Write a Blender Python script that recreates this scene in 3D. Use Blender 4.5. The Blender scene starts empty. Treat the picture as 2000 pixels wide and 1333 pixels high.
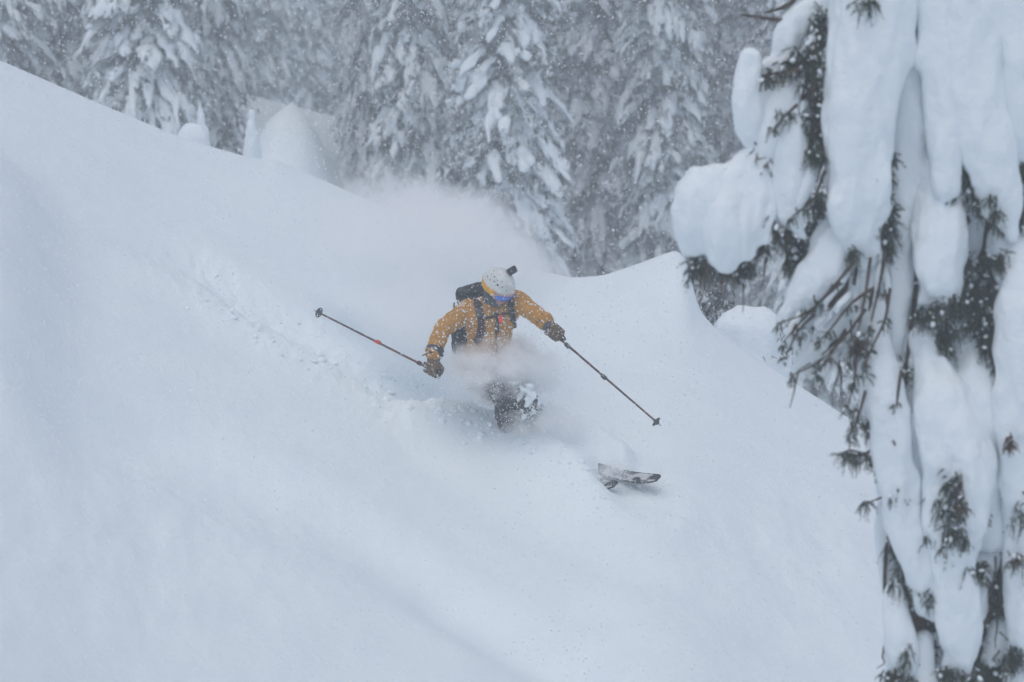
import bpy, bmesh, math, random
import numpy as np
from mathutils import Vector, Matrix
from mathutils.bvhtree import BVHTree

# ------------------------------------------------------------------ camera
scene = bpy.context.scene
COL = scene.collection
PITCH = math.radians(6.0)
FPX = 7500.0                                   # 135 mm on 36 mm film, in units of 1/2000 frame width
cam_data = bpy.data.cameras.new("camera")
cam_data.lens = 135.0
cam_data.sensor_width = 36.0
cam_data.clip_start = 0.1
cam_data.clip_end = 1500.0
cam_data.dof.use_dof = True
cam_data.dof.focus_distance = 29.0
cam_data.dof.aperture_fstop = 3.0
cam = bpy.data.objects.new("camera", cam_data)
cam.rotation_euler = (math.pi / 2 - PITCH, 0, 0)
COL.objects.link(cam)
scene.camera = cam

# ------------------------------------------------------------------ sky, sun, exposure
SUN_EL, SUN_AZ = math.radians(69), math.radians(200)
world = bpy.data.worlds.new("World")
scene.world = world
world.use_nodes = True
wn = world.node_tree.nodes; wl = world.node_tree.links
wn.clear()
sky_n = wn.new("ShaderNodeTexSky"); sky_n.sky_type = 'NISHITA'; sky_n.sun_disc = False
sky_n.sun_elevation = SUN_EL; sky_n.sun_rotation = SUN_AZ
sky_n.air_density = 1.0; sky_n.dust_density = 4.0; sky_n.ozone_density = 1.0
hs = wn.new("ShaderNodeHueSaturation"); hs.inputs["Saturation"].default_value = 0.92
bgn = wn.new("ShaderNodeBackground"); bgn.inputs["Strength"].default_value = 0.10
won = wn.new("ShaderNodeOutputWorld")
wl.new(sky_n.outputs[0], hs.inputs["Color"]); wl.new(hs.outputs[0], bgn.inputs["Color"]); wl.new(bgn.outputs[0], won.inputs["Surface"])
sun_d = bpy.data.lights.new("sun", 'SUN')
sun_d.energy = 0.5; sun_d.angle = math.radians(100); sun_d.color = (1.0, 1.0, 0.99)
sun = bpy.data.objects.new("sun", sun_d)
# light comes from high up, behind the camera's left shoulder
sd = Vector((math.sin(SUN_AZ) * math.cos(SUN_EL), math.cos(SUN_AZ) * math.cos(SUN_EL), math.sin(SUN_EL)))
sun.rotation_euler = sd.to_track_quat('Z', 'Y').to_euler()
sun.location = (-15, -30, 40)
COL.objects.link(sun)
vs = scene.view_settings
scene.display_settings.display_device = 'sRGB'
vs.view_transform = 'Standard'; vs.look = 'None'; vs.gamma = 1.0; vs.use_curve_mapping = False
vs.exposure = 0.07
cy = scene.cycles
cy.use_denoising = True
try:
    cy.denoiser = 'OPENIMAGEDENOISE'; cy.denoising_prefilter = 'ACCURATE'; cy.denoising_input_passes = 'RGB_ALBEDO_NORMAL'
except Exception: pass
cy.use_adaptive_sampling = True; cy.adaptive_threshold = 0.012; cy.adaptive_min_samples = 24
cy.max_bounces = 24; cy.diffuse_bounces = 4; cy.glossy_bounces = 2; cy.transmission_bounces = 2
cy.volume_bounces = 20; cy.transparent_max_bounces = 8
cy.volume_step_rate = 1.0; cy.volume_max_steps = 128

# ------------------------------------------------------------------ coordinates
CP, SP = math.cos(PITCH), math.sin(PITCH)
def ray(px, py):
    u = (px - 1000.0) / FPX; w = (666.5 - py) / FPX
    return np.array([u, CP + w * SP, -SP + w * CP]) if np.isscalar(px) else np.stack([u, CP + w * SP, -SP + w * CP], -1)
def P(px, py, d):
    """world point d metres out (along y) behind a place in the picture"""
    r = ray(px, py)
    return Vector(r * (d / r[1]))
def proj(V):
    V = np.asarray(V)
    f = V[..., 1] * CP - V[..., 2] * SP
    return 1000 + FPX * V[..., 0] / f, 666.5 - FPX * (V[..., 1] * SP + V[..., 2] * CP) / f

# ------------------------------------------------------------------ noise
_rg = np.random.default_rng(7)
_perm = np.concatenate([_rg.permutation(256)] * 3)
_gr = _rg.normal(size=(256, 3)); _gr /= np.linalg.norm(_gr, axis=1)[:, None]
def perlin(p):
    p = np.asarray(p, float)
    i = np.floor(p).astype(int); f = p - i; i &= 255
    w = f * f * f * (f * (f * 6 - 15) + 10)
    out = 0
    for dx in (0, 1):
        for dy in (0, 1):
            for dz in (0, 1):
                h = _perm[_perm[_perm[i[..., 0] + dx] + i[..., 1] + dy] + i[..., 2] + dz]
                g = _gr[h]
                d = g[..., 0] * (f[..., 0] - dx) + g[..., 1] * (f[..., 1] - dy) + g[..., 2] * (f[..., 2] - dz)
                wx = w[..., 0] if dx else 1 - w[..., 0]
                wy = w[..., 1] if dy else 1 - w[..., 1]
                wz = w[..., 2] if dz else 1 - w[..., 2]
                out = out + d * wx * wy * wz
    return out
def fbm(p, o=3):
    r = 0; a = 1.0; p = np.asarray(p, float)
    for k in range(o):
        r = r + a * perlin(p + 17.3 * k); a *= .5; p = p * 2.03
    return r
def sstep(a, b, x):
    t = np.clip((x - a) / (b - a), 0, 1); return t * t * (3 - 2 * t)

# ------------------------------------------------------------------ objects
def empty(name, loc, label, cat, group=None):
    o = bpy.data.objects.new(name, None); COL.objects.link(o); o.location = loc
    o["label"] = label; o["category"] = cat
    if group: o["group"] = group
    bpy.context.view_layer.update()
    return o
def tag(o, label, cat, group=None, kind=None):
    o["label"] = label; o["category"] = cat
    if group: o["group"] = group
    if kind: o["kind"] = kind
    return o
def mesh_data(name, V, F, smooth=True):
    me = bpy.data.meshes.new(name)
    V = np.asarray(V, np.float32)
    if isinstance(F, np.ndarray):
        n, k = F.shape
        me.vertices.add(len(V)); me.vertices.foreach_set("co", V.ravel())
        me.loops.add(n * k); me.loops.foreach_set("vertex_index", F.astype(np.int32).ravel())
        me.polygons.add(n); me.polygons.foreach_set("loop_start", np.arange(0, n * k, k, dtype=np.int32))
        me.polygons.foreach_set("loop_total", np.full(n, k, np.int32))
        me.update(calc_edges=True)
    else:
        me.from_pydata([tuple(v) for v in V], [], [tuple(f) for f in F])
    if len(me.polygons):
        me.polygons.foreach_set("use_smooth", np.full(len(me.polygons), smooth))
    return me
def link(name, me, mat, parent=None, loc=None):
    """loc/parent: mesh is given in world coordinates; it is kept where it is"""
    o = bpy.data.objects.new(name, me); COL.objects.link(o)
    if mat is not None:
        me.materials.clear(); me.materials.append(mat)
    if loc is not None:
        me.transform(Matrix.Translation(-Vector(loc))); o.location = loc
    if parent is not None:
        o.parent = parent
        base = Vector((0, 0, 0)); q = parent
        while q is not None:
            base += q.location; q = q.parent
        o.location = (Vector(loc) if loc is not None else Vector((0, 0, 0))) - base
    return o
def mk(name, V, F, mat, parent=None, smooth=True):
    V = np.asarray(V, float)
    c = (V.min(0) + V.max(0)) / 2
    return link(name, mesh_data(name, V, F, smooth), mat, parent, loc=Vector(c))
def from_bm(name, bm, mat, parent=None, smooth=True):
    V = np.array([v.co[:] for v in bm.verts]); bm.verts.index_update()
    F = [[v.index for v in f.verts] for f in bm.faces]; bm.free()
    return mk(name, V, F, mat, parent, smooth)

def ico(n):
    bm = bmesh.new(); bmesh.ops.create_icosphere(bm, subdivisions=n, radius=1.0)
    V = np.array([v.co[:] for v in bm.verts]); F = np.array([[v.index for v in f.verts] for f in bm.faces]); bm.free()
    return V, F
ICO = {n: ico(n) for n in (1, 2, 3, 4)}
OCT = (np.array([(1,0,0),(-1,0,0),(0,1,0),(0,-1,0),(0,0,1),(0,0,-1)], float),
       np.array([(0,2,4),(2,1,4),(1,3,4),(3,0,4),(2,0,5),(1,2,5),(3,1,5),(0,3,5)]))
PLATE = (np.array([(1.1,0,0),(0,.9,0),(-1.1,0,0),(0,-.9,0),(0,0,1),(0,0,-1)], float), np.array([(0,1,2),(0,2,3),(0,4,2),(0,2,5)]))   # two crossed ice plates
def swarm(C, S, T, R=None):
    """copies of template T at centres C with sizes S (n,) or (n,3), rotations R (n,3,3)"""
    C = np.asarray(C, float); S = np.asarray(S, float)
    if S.ndim == 1: S = S[:, None]
    tv, tf = T
    L = tv[None] * S[:, None, :]
    if R is not None: L = np.einsum('nij,nkj->nki', R, L)
    V = (L + C[:, None, :]).reshape(-1, 3)
    F = (tf[None] + (np.arange(len(C)) * len(tv))[:, None, None]).reshape(-1, tf.shape[1])
    return V, F
def frames(D, up=(0, 0, 1)):
    """rotation matrices whose first column is D"""
    D = np.asarray(D, float); D = D / np.linalg.norm(D, axis=1)[:, None]
    up = np.broadcast_to(np.asarray(up, float), D.shape)
    b = np.cross(up, D); bn = np.linalg.norm(b, axis=1)[:, None]
    b = np.where(bn < 1e-4, np.array([0, 1., 0]), b / np.maximum(bn, 1e-6))
    c = np.cross(D, b)
    return np.stack([D, b, c], -1)
def join(parts):
    Vs, Fs, n = [], [], 0
    for V, F in parts:
        Vs.append(V); Fs.append(np.asarray(F) + n); n += len(V)
    return np.concatenate(Vs), np.concatenate(Fs)
def catmull(pts, n):
    pts = np.asarray(pts, float); m = len(pts)
    if m == 2: return pts[0] + (pts[1] - pts[0]) * np.linspace(0, 1, n)[:, None]
    e = np.vstack([2 * pts[0] - pts[1], pts, 2 * pts[-1] - pts[-2]])
    t = np.linspace(0, m - 1 - 1e-6, n); i = t.astype(int); f = (t - i)[:, None]
    a, b, c, d = e[i], e[i + 1], e[i + 2], e[i + 3]
    return .5 * (2 * b + (c - a) * f + (2 * a - 5 * b + 4 * c - d) * f * f + (3 * b - a - 3 * c + d) * f ** 3)
def tube(pts, rad, seg=10, n=None, flat=1.0, view=(0, 1, 0), caps=True):
    """tube with round ends through world pts; flat squeezes it along `view`"""
    pts = np.asarray([tuple(p) for p in pts], float); rad = np.asarray(rad, float)
    n = n or max(2, 4 * len(pts))
    q = catmull(np.hstack([pts, rad[:, None]]), n); C, r = q[:, :3], np.maximum(q[:, 3], 1e-4)
    T = np.gradient(C, axis=0); T /= np.linalg.norm(T, axis=1)[:, None]
    if caps:
        a = np.linspace(math.pi / 2 * .92, math.pi / 6, 4)
        C0 = C[0] - T[0] * (np.sin(a) * r[0])[:, None] * min(1, flat * 1.2); r0 = np.cos(a) * r[0]
        C1 = C[-1] + T[-1] * (np.sin(a[::-1]) * r[-1])[:, None] * min(1, flat * 1.2); r1 = np.cos(a[::-1]) * r[-1]
        C = np.vstack([C0, C, C1]); r = np.concatenate([r0, r, r1])
        T = np.vstack([np.repeat(T[:1], 4, 0), T, np.repeat(T[-1:], 4, 0)])
    v = np.broadcast_to(np.asarray(view, float), T.shape)
    B = np.cross(v, T); bn = np.linalg.norm(B, axis=1)[:, None]
    B = np.where(bn < 1e-3, np.array([1., 0, 0]), B / np.maximum(bn, 1e-6))
    N = np.cross(T, B)
    an = np.linspace(0, 2 * math.pi, seg, endpoint=False)
    V = C[:, None] + r[:, None, None] * (np.cos(an)[None, :, None] * B[:, None] + flat * np.sin(an)[None, :, None] * N[:, None])
    m = len(C); V = V.reshape(-1, 3)
    i = np.arange(m - 1)[:, None] * seg + np.arange(seg)[None]; j = np.arange(m - 1)[:, None] * seg + (np.arange(seg)[None] + 1) % seg
    F = np.stack([i, j, j + seg, i + seg], -1).reshape(-1, 4)
    V = np.vstack([V, C[:1], C[-1:]]); k = m * seg
    a = np.arange(seg); b = (a + 1) % seg
    F = np.vstack([F, np.stack([b, a, np.full(seg, k), np.full(seg, k)], -1), np.stack([a + k - seg, b + k - seg, np.full(seg, k + 1), np.full(seg, k + 1)], -1)])
    # triangles are cleaner than degenerate quads
    Q = F[:-2 * seg]; T3 = F[-2 * seg:, :3]
    F = np.vstack([Q[:, [0, 1, 2]], Q[:, [0, 2, 3]], T3])
    return V, F
def hull(balls):
    """convex hull of ellipsoids [(centre, radii or radius)]"""
    bm = bmesh.new()
    for c, r in balls:
        r = (r, r, r) if np.isscalar(r) else r
        for v in ICO[2][0]: bm.verts.new((c[0] + v[0] * r[0], c[1] + v[1] * r[1], c[2] + v[2] * r[2]))
    res = bmesh.ops.convex_hull(bm, input=bm.verts[:])
    bmesh.ops.delete(bm, geom=list({g for g in res["geom_interior"] + res["geom_unused"] if isinstance(g, bmesh.types.BMVert)}), context='VERTS')
    bmesh.ops.triangulate(bm, faces=bm.faces[:]); bm.verts.index_update()
    V = np.array([v.co[:] for v in bm.verts]); F = np.array([[v.index for v in f.verts] for f in bm.faces]); bm.free()
    return V, F
def limb(pts, rads):
    return [hull([(pts[i], rads[i]), (pts[i + 1], rads[i + 1])]) for i in range(len(pts) - 1)]
def fuse(parts, voxel, smooth_iter=3, fac=.5):
    """one continuous skin round several overlapping closed shapes"""
    V, F = join(parts)
    me = mesh_data("fuse", V, F); o = bpy.data.objects.new("fuse", me); COL.objects.link(o)
    r = o.modifiers.new("r", 'REMESH'); r.mode = 'VOXEL'; r.voxel_size = voxel
    if smooth_iter:
        s = o.modifiers.new("s", 'SMOOTH'); s.iterations = smooth_iter; s.factor = fac
    dg = bpy.context.evaluated_depsgraph_get()
    ev = o.evaluated_get(dg); m2 = bpy.data.meshes.new_from_object(ev)
    m2.calc_loop_triangles()
    V = np.empty(len(m2.vertices) * 3, np.float32); m2.vertices.foreach_get("co", V)
    F = np.empty(len(m2.loop_triangles) * 3, np.int32); m2.loop_triangles.foreach_get("vertices", F)
    bpy.data.objects.remove(o); bpy.data.meshes.remove(m2); bpy.data.meshes.remove(me)
    return V.reshape(-1, 3).astype(float), F.reshape(-1, 3)
def normals(V, F):
    n = np.cross(V[F[:, 1]] - V[F[:, 0]], V[F[:, 2]] - V[F[:, 0]])
    N = np.zeros_like(V)
    for k in range(3): np.add.at(N, F[:, k], n)
    return N / np.maximum(np.linalg.norm(N, axis=1)[:, None], 1e-9)

# ------------------------------------------------------------------ materials
def principled(name, col, rough=.6, spec=.3, metal=0):
    m = bpy.data.materials.new(name); m.use_nodes = True
    b = m.node_tree.nodes["Principled BSDF"]
    b.inputs["Base Color"].default_value = (*col, 1); b.inputs["Roughness"].default_value = rough
    b.inputs["Specular IOR Level"].default_value = spec; b.inputs["Metallic"].default_value = metal
    return m, m.node_tree.nodes, m.node_tree.links, b
def noise_mat(name, c1, c2, scale, rough=.7, spec=.25, bump=0.0, bscale=None, detail=4, metal=0, dist=.02):
    m, n, l, b = principled(name, c1, rough, spec, metal)
    tc = n.new("ShaderNodeTexCoord")
    t = n.new("ShaderNodeTexNoise"); t.inputs["Scale"].default_value = scale; t.inputs["Detail"].default_value = detail
    l.new(tc.outputs["Object"], t.inputs["Vector"])
    r = n.new("ShaderNodeValToRGB"); r.color_ramp.elements[0].position = .35; r.color_ramp.elements[1].position = .65
    r.color_ramp.elements[0].color = (*c1, 1); r.color_ramp.elements[1].color = (*c2, 1)
    l.new(t.outputs["Fac"], r.inputs["Fac"]); l.new(r.outputs["Color"], b.inputs["Base Color"])
    if bump:
        t2 = n.new("ShaderNodeTexNoise"); t2.inputs["Scale"].default_value = bscale or scale * 3; t2.inputs["Detail"].default_value = 5
        l.new(tc.outputs["Object"], t2.inputs["Vector"])
        bp = n.new("ShaderNodeBump"); bp.inputs["Strength"].default_value = bump; bp.inputs["Distance"].default_value = dist
        l.new(t2.outputs["Fac"], bp.inputs["Height"]); l.new(bp.outputs["Normal"], b.inputs["Normal"])
    return m
SNOW = noise_mat("snow", (.805, .885, .925), (.835, .91, .945), 1.7, .65, .2, .6, 22, dist=.016)
SNOW_T = noise_mat("snow_on_trees", (.815, .885, .925), (.845, .91, .945), 3, .65, .2, .8, 26, dist=.014)
FLAKE, _n, _l, _b = principled("snowflake", (.97, .985, .995), .6, .0)
_tr = _n.new("ShaderNodeBsdfTranslucent"); _tr.inputs["Color"].default_value = (.99, .995, 1, 1)
_mx = _n.new("ShaderNodeMixShader"); _mx.inputs[0].default_value = .12

_df = _n.new("ShaderNodeBsdfDiffuse"); _df.inputs["Color"].default_value = (.99, .995, 1, 1); _n.remove(_b)
_l.new(_df.outputs[0], _mx.inputs[1]); _l.new(_tr.outputs[0], _mx.inputs[2]); _l.new(_mx.outputs[0], _n["Material Output"].inputs["Surface"])
PLATEMAT = FLAKE.copy(); PLATEMAT.name = "ice_plate"
[n for n in PLATEMAT.node_tree.nodes if n.type == 'MIX_SHADER'][0].inputs[0].default_value = .5
NEEDLE = noise_mat("fir_needles", (.020, .034, .022), (.050, .066, .036), 9, .6, .2)
FARNEEDLE = noise_mat("frosted_hazed_far_needles", (.055, .07, .066), (.62, .66, .69), 4.5, .7, .15)  # frost patches, also paled in place of thicker haze over the forest
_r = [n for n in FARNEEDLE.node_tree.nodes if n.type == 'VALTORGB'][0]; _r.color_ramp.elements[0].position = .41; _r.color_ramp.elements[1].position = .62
BARK = noise_mat("bark", (.05, .038, .03), (.11, .085, .065), 22, .85, .15, .8, 40)
LICHEN = noise_mat("dead_twig", (.07, .045, .030), (.13, .08, .045), 30, .85, .1)
# ------------------------------------------------------------------ the snow slope
CREST_PX = np.array([-2600, -1200, -600, -100, 0, 200, 350, 430, 480, 515, 535, 560, 640, 740, 850, 985, 1060, 1120, 1180, 1250, 1320, 1342, 1360, 1400, 1475, 1658, 2000, 2600, 4600])
CREST_PY = np.array([-900, -420, -140, 85, 118, 205, 268, 292, 306, 312, 309, 322, 356, 402, 448, 503, 531, 543, 538, 514, 488, 500, 600, 645, 698, 817, 1040, 1400, 2300])
BASE_PX = np.array([-2600, -1200, -600, 0, 350, 560, 740, 985, 1120, 1250, 1340, 1420, 1475, 1658, 2000, 2600, 4600])
BASE_PY = np.array([-900, -420, -140, 118, 262, 322, 400, 503, 545, 538, 575, 652, 700, 817, 1040, 1400, 2300])
def smooth_curve(X, Y, sig):
    g = np.arange(-2600, 4600, 4.0); y = np.interp(g, X, Y)
    k = np.exp(-.5 * (np.arange(-200, 201) * 4 / sig) ** 2) if sig * 3 < 800 else np.ones(401)
    k /= k.sum(); yy = np.convolve(np.pad(y, 200, 'edge'), k, 'valid')
    return g, yy
G1 = smooth_curve(CREST_PX, CREST_PY, 9.0)
G2 = smooth_curve(BASE_PX, BASE_PY, 70.0)
def slope_of(py):                               # rise per metre of y along a line of sight
    w = (666.5 - py) / FPX
    return (-SP + w * CP) / (CP + w * SP)
def crest_depth(px): return 34.0 + 1.2 * np.sin(px / 420.0) 
TRACK = np.array([(60, 420), (230, 470), (390, 548), (470, 606), (560, 650), (650, 700), (740, 752), (830, 792), (930, 806), (1010, 836), (1090, 880), (1180, 934), (1300, 985)], float)
def seg_dist(px, py, poly):
    best = np.full(px.shape, 1e9); sgn = np.zeros(px.shape); arc = np.zeros(px.shape); acc = 0
    for a, b in zip(poly[:-1], poly[1:]):
        d = b - a; L = np.hypot(*d); t = np.clip(((px - a[0]) * d[0] + (py - a[1]) * d[1]) / L ** 2, 0, 1)
        qx, qy = a[0] + t * d[0], a[1] + t * d[1]
        e = np.hypot(px - qx, py - qy); s = np.sign(d[0] * (py - a[1]) - d[1] * (px - a[0]))
        m = e < best
        best = np.where(m, e, best); sgn = np.where(m, s, sgn); arc = np.where(m, acc + t * L, arc); acc += L
    return best * sgn, arc
def terrain(px, y, detail=True):
    """height of the snow at picture column px and depth y"""
    t = y - crest_depth(px)
    m1 = slope_of(np.interp(px, *G1)); m2 = slope_of(np.interp(px, *G2))
    near = np.exp(-(np.minimum(t, 0) / 1.1) ** 2)
    m = m2 + (m1 - m2) * near
    h = np.where(t < 0, .33 * (np.sqrt(t * t + 1.0) - 1), .46 * (np.sqrt(t * t + .8) - np.sqrt(.8)))
    z = m * y - h
    z = np.where(t < -14, z + .16 * (-t - 14), z)
    x = (px - 1000) / FPX * (np.maximum(y, 12) * CP - z * SP)
    if not detail: return z
    pts = np.stack([x, y, z], -1)
    u, v = proj(pts)
    fade = sstep(-.2, -2.0, t)
    # broad wind rolls running down the fall line, lower left to lower right
    A = np.stack([x * .42 + z * .25, y * .10 + x * .08, z * 0 + 3.3], -1)
    z = z + fade * .16 * perlin(A * np.array([1.1, 1.3, 1]))
    z = z + fade * .05 * perlin(np.stack([x * .9, y * .35, x * 0 + 9.1], -1))
    # lower-left step: a groove carved below the line so shade gathers there
    e, _ = seg_dist(u, v, np.array([(-300, 610), (0, 720), (300, 800), (600, 935), (800, 1040), (1000, 1160), (1300, 1320), (1600, 1480)], float))
    z = z - .20 * np.exp(-((e - 55) / 65.0) ** 2) * sstep(-20, 45, e)
    e2, _ = seg_dist(u, v, np.array([(820, 870), (1000, 960), (1250, 1080), (1500, 1180)], float))
    z = z - .045 * np.exp(-((e2 - 25) / 40.0) ** 2)
    e3, _ = seg_dist(u, v, np.array([(900, 1130), (1200, 1250), (1500, 1400)], float))
    z = z - .05 * np.exp(-((e3 - 30) / 60.0) ** 2)
    # the pillow on the left edge
    px_, py_ = u - (-60), v - 560
    z = z + .55 * np.exp(-(np.abs(px_) / 160.0) ** 3) * np.exp(-(np.abs(y - 27.8) / 2.4) ** 4)
    # the ploughed track behind the skier
    e, arc = seg_dist(u, v, TRACK)
    on = sstep(120, 420, arc) * (1 - .6 * sstep(1000, 1330, arc))
    lip = sstep(780, 900, arc) * (1 - sstep(1200, 1300, arc))
    z = z - on * .10 * np.exp(-((e + 8) / 26.0) ** 2) - lip * (1 - sstep(1040, 1110, arc)) * .14 * np.exp(-((e + 30) / 30.0) ** 2)
    z = z + on * .07 * np.exp(-((e - 38) / 30.0) ** 2) + lip * .17 * np.exp(-((e - 30) / 30.0) ** 2)
    z = z + on * .03 * np.exp(-((e + 55) / 30.0) ** 2)
    bury = sstep(1050, 1110, arc) * (1 - sstep(1205, 1245, arc)); bury2 = sstep(1050, 1110, arc) * (1 - sstep(1262, 1296, arc))
    z = z + bury * .16 * np.exp(-((e + 8) / 28.0) ** 2) + bury2 * .20 * np.exp(-((e + 44) / 25.0) ** 2)
    band = on * np.exp(-(np.abs(e - 8) / 62.0) ** 3)
    q = np.stack([x * 6.5, y * 4.0, z * 6.5], -1)
    cl = 1 - 2.2 * np.abs(perlin(q)); q2 = q * 2.3 + 5
    z = z + band * (.034 * np.maximum(cl, 0) ** 1.5 + .020 * np.maximum(1 - 2.2 * np.abs(perlin(q2)), 0) - .025) * (1 - .55 * sstep(800, 950, arc))
    # wind-pocked crust, lower left and lower right
    pk = np.exp(-(((u - 250) / 420) ** 2 + ((v - 1080) / 230) ** 2)) + .9 * np.exp(-(((u - 1500) / 330) ** 2 + ((v - 1080) / 130) ** 2)) + .2
    z = z + fade * pk * (.052 * perlin(np.stack([x * 3.2, y * 1.4, z * 3], -1)) + .022 * perlin(np.stack([x * 9, y * 5, z * 9], -1)))
    return z
pxs = np.concatenate([np.arange(-2400, -150, 45), np.arange(-150, 2150, 4.6), np.arange(2150, 4400, 45)])
ys = np.concatenate([np.arange(6, 20, .5), np.arange(20, 26, .09), np.arange(26, 36.2, .05), np.arange(36.2, 50, .35)])
GX, GY = np.meshgrid(pxs, ys)
GZ = terrain(GX, GY)
SX = (GX - 1000) / FPX * (np.maximum(GY, 12) * CP - terrain(GX, GY, False) * SP)
V = np.stack([SX, GY, GZ], -1).reshape(-1, 3)
nr, nc = GX.shape
i = np.arange(nr - 1)[:, None] * nc + np.arange(nc - 1)[None]
F = np.stack([i, i + 1, i + nc + 1, i + nc], -1).reshape(-1, 4)
slope = link("snow_slope", mesh_data("snow_slope", V, F), SNOW); slope["kind"] = "structure"
def ground_depth(px, py, lo=18.0, hi=36.0):
    """depth at which the sight line through (px, py) meets the snow slope"""
    y = np.arange(lo, hi, .02); r = ray(px, py); zs = r[2] / r[1] * y
    g = terrain(np.full_like(y, float(px)), y)
    k = np.nonzero(g >= zs)[0]
    return float(y[k[0]]) if len(k) else hi

# ------------------------------------------------------------------ the bench and hillside beyond, where the forest stands
def hill(x, y):
    lat = np.where(x < -3.3, -.30 * (x + 3.3), -.56 * (x + 3.3))
    lat = np.clip(lat, -16, 10)
    z = -4.15 + lat * (1 - .75 * sstep(72, 100, y)) + .8 + .14 * (np.clip(y, 0, 70) - 70) + np.where(y < 62, .24 * (y - 62), 0)
    z = z - .10 * (np.clip(y, 70, 110) - 70) * .6 + .24 * np.maximum(y - 150, 0)
    # a knoll added between the trees, raised into open sky to brighten the gap
    kx = x + 3.25 + .25 * perlin(np.stack([x * .9, y * .5, x * 0 + 8], -1))
    z = z + 3.5 * np.exp(-np.where(kx < 0, np.abs(kx / 1.2) ** 2.0, np.abs(kx / .95) ** 2.2)) * np.exp(-((y - 57.5) / 4.5) ** 2)
    z = z + .35 * perlin(np.stack([x * .22, y * .2, x * 0 + 2], -1)) + .12 * perlin(np.stack([x * .8, y * .7, x * 0 + 5], -1))
    return z
hx = np.concatenate([np.arange(-140, -24, 6), np.arange(-24, 24, .35), np.arange(24, 141, 6)]); hy = np.concatenate([np.arange(41, 92, .4), np.arange(92, 260, 6)])
HX, HY = np.meshgrid(hx, hy); HZ = hill(HX, HY)
nr, nc = HX.shape; i = np.arange(nr - 1)[:, None] * nc + np.arange(nc - 1)[None]
F = np.stack([i, i + 1, i + nc + 1, i + nc], -1).reshape(-1, 4)
hs_o = link("forest_hillside", mesh_data("forest_hillside", np.stack([HX, HY, HZ], -1).reshape(-1, 3), F), SNOW); hs_o["kind"] = "structure"
# the wide snowfield under everything else, to the horizon
bx = np.concatenate([np.linspace(-350, -60, 10), np.linspace(-50, 50, 26), np.linspace(60, 350, 10)]); by = np.concatenate([np.linspace(-150, -12, 8), np.linspace(-8, 60, 18), np.linspace(80, 450, 10)])
BX, BY = np.meshgrid(bx, by)
BZ = -13.5 + .4 * perlin(np.stack([BX * .05, BY * .05, BX * 0], -1)) - .25 * np.minimum(0, BX) * 0
nr, nc = BX.shape; i = np.arange(nr - 1)[:, None] * nc + np.arange(nc - 1)[None]
F = np.stack([i, i + 1, i + nc + 1, i + nc], -1).reshape(-1, 4)
bo = link("snowfield", mesh_data("snowfield", np.stack([BX, BY, BZ], -1).reshape(-1, 3), F), SNOW); bo["kind"] = "structure"

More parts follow.
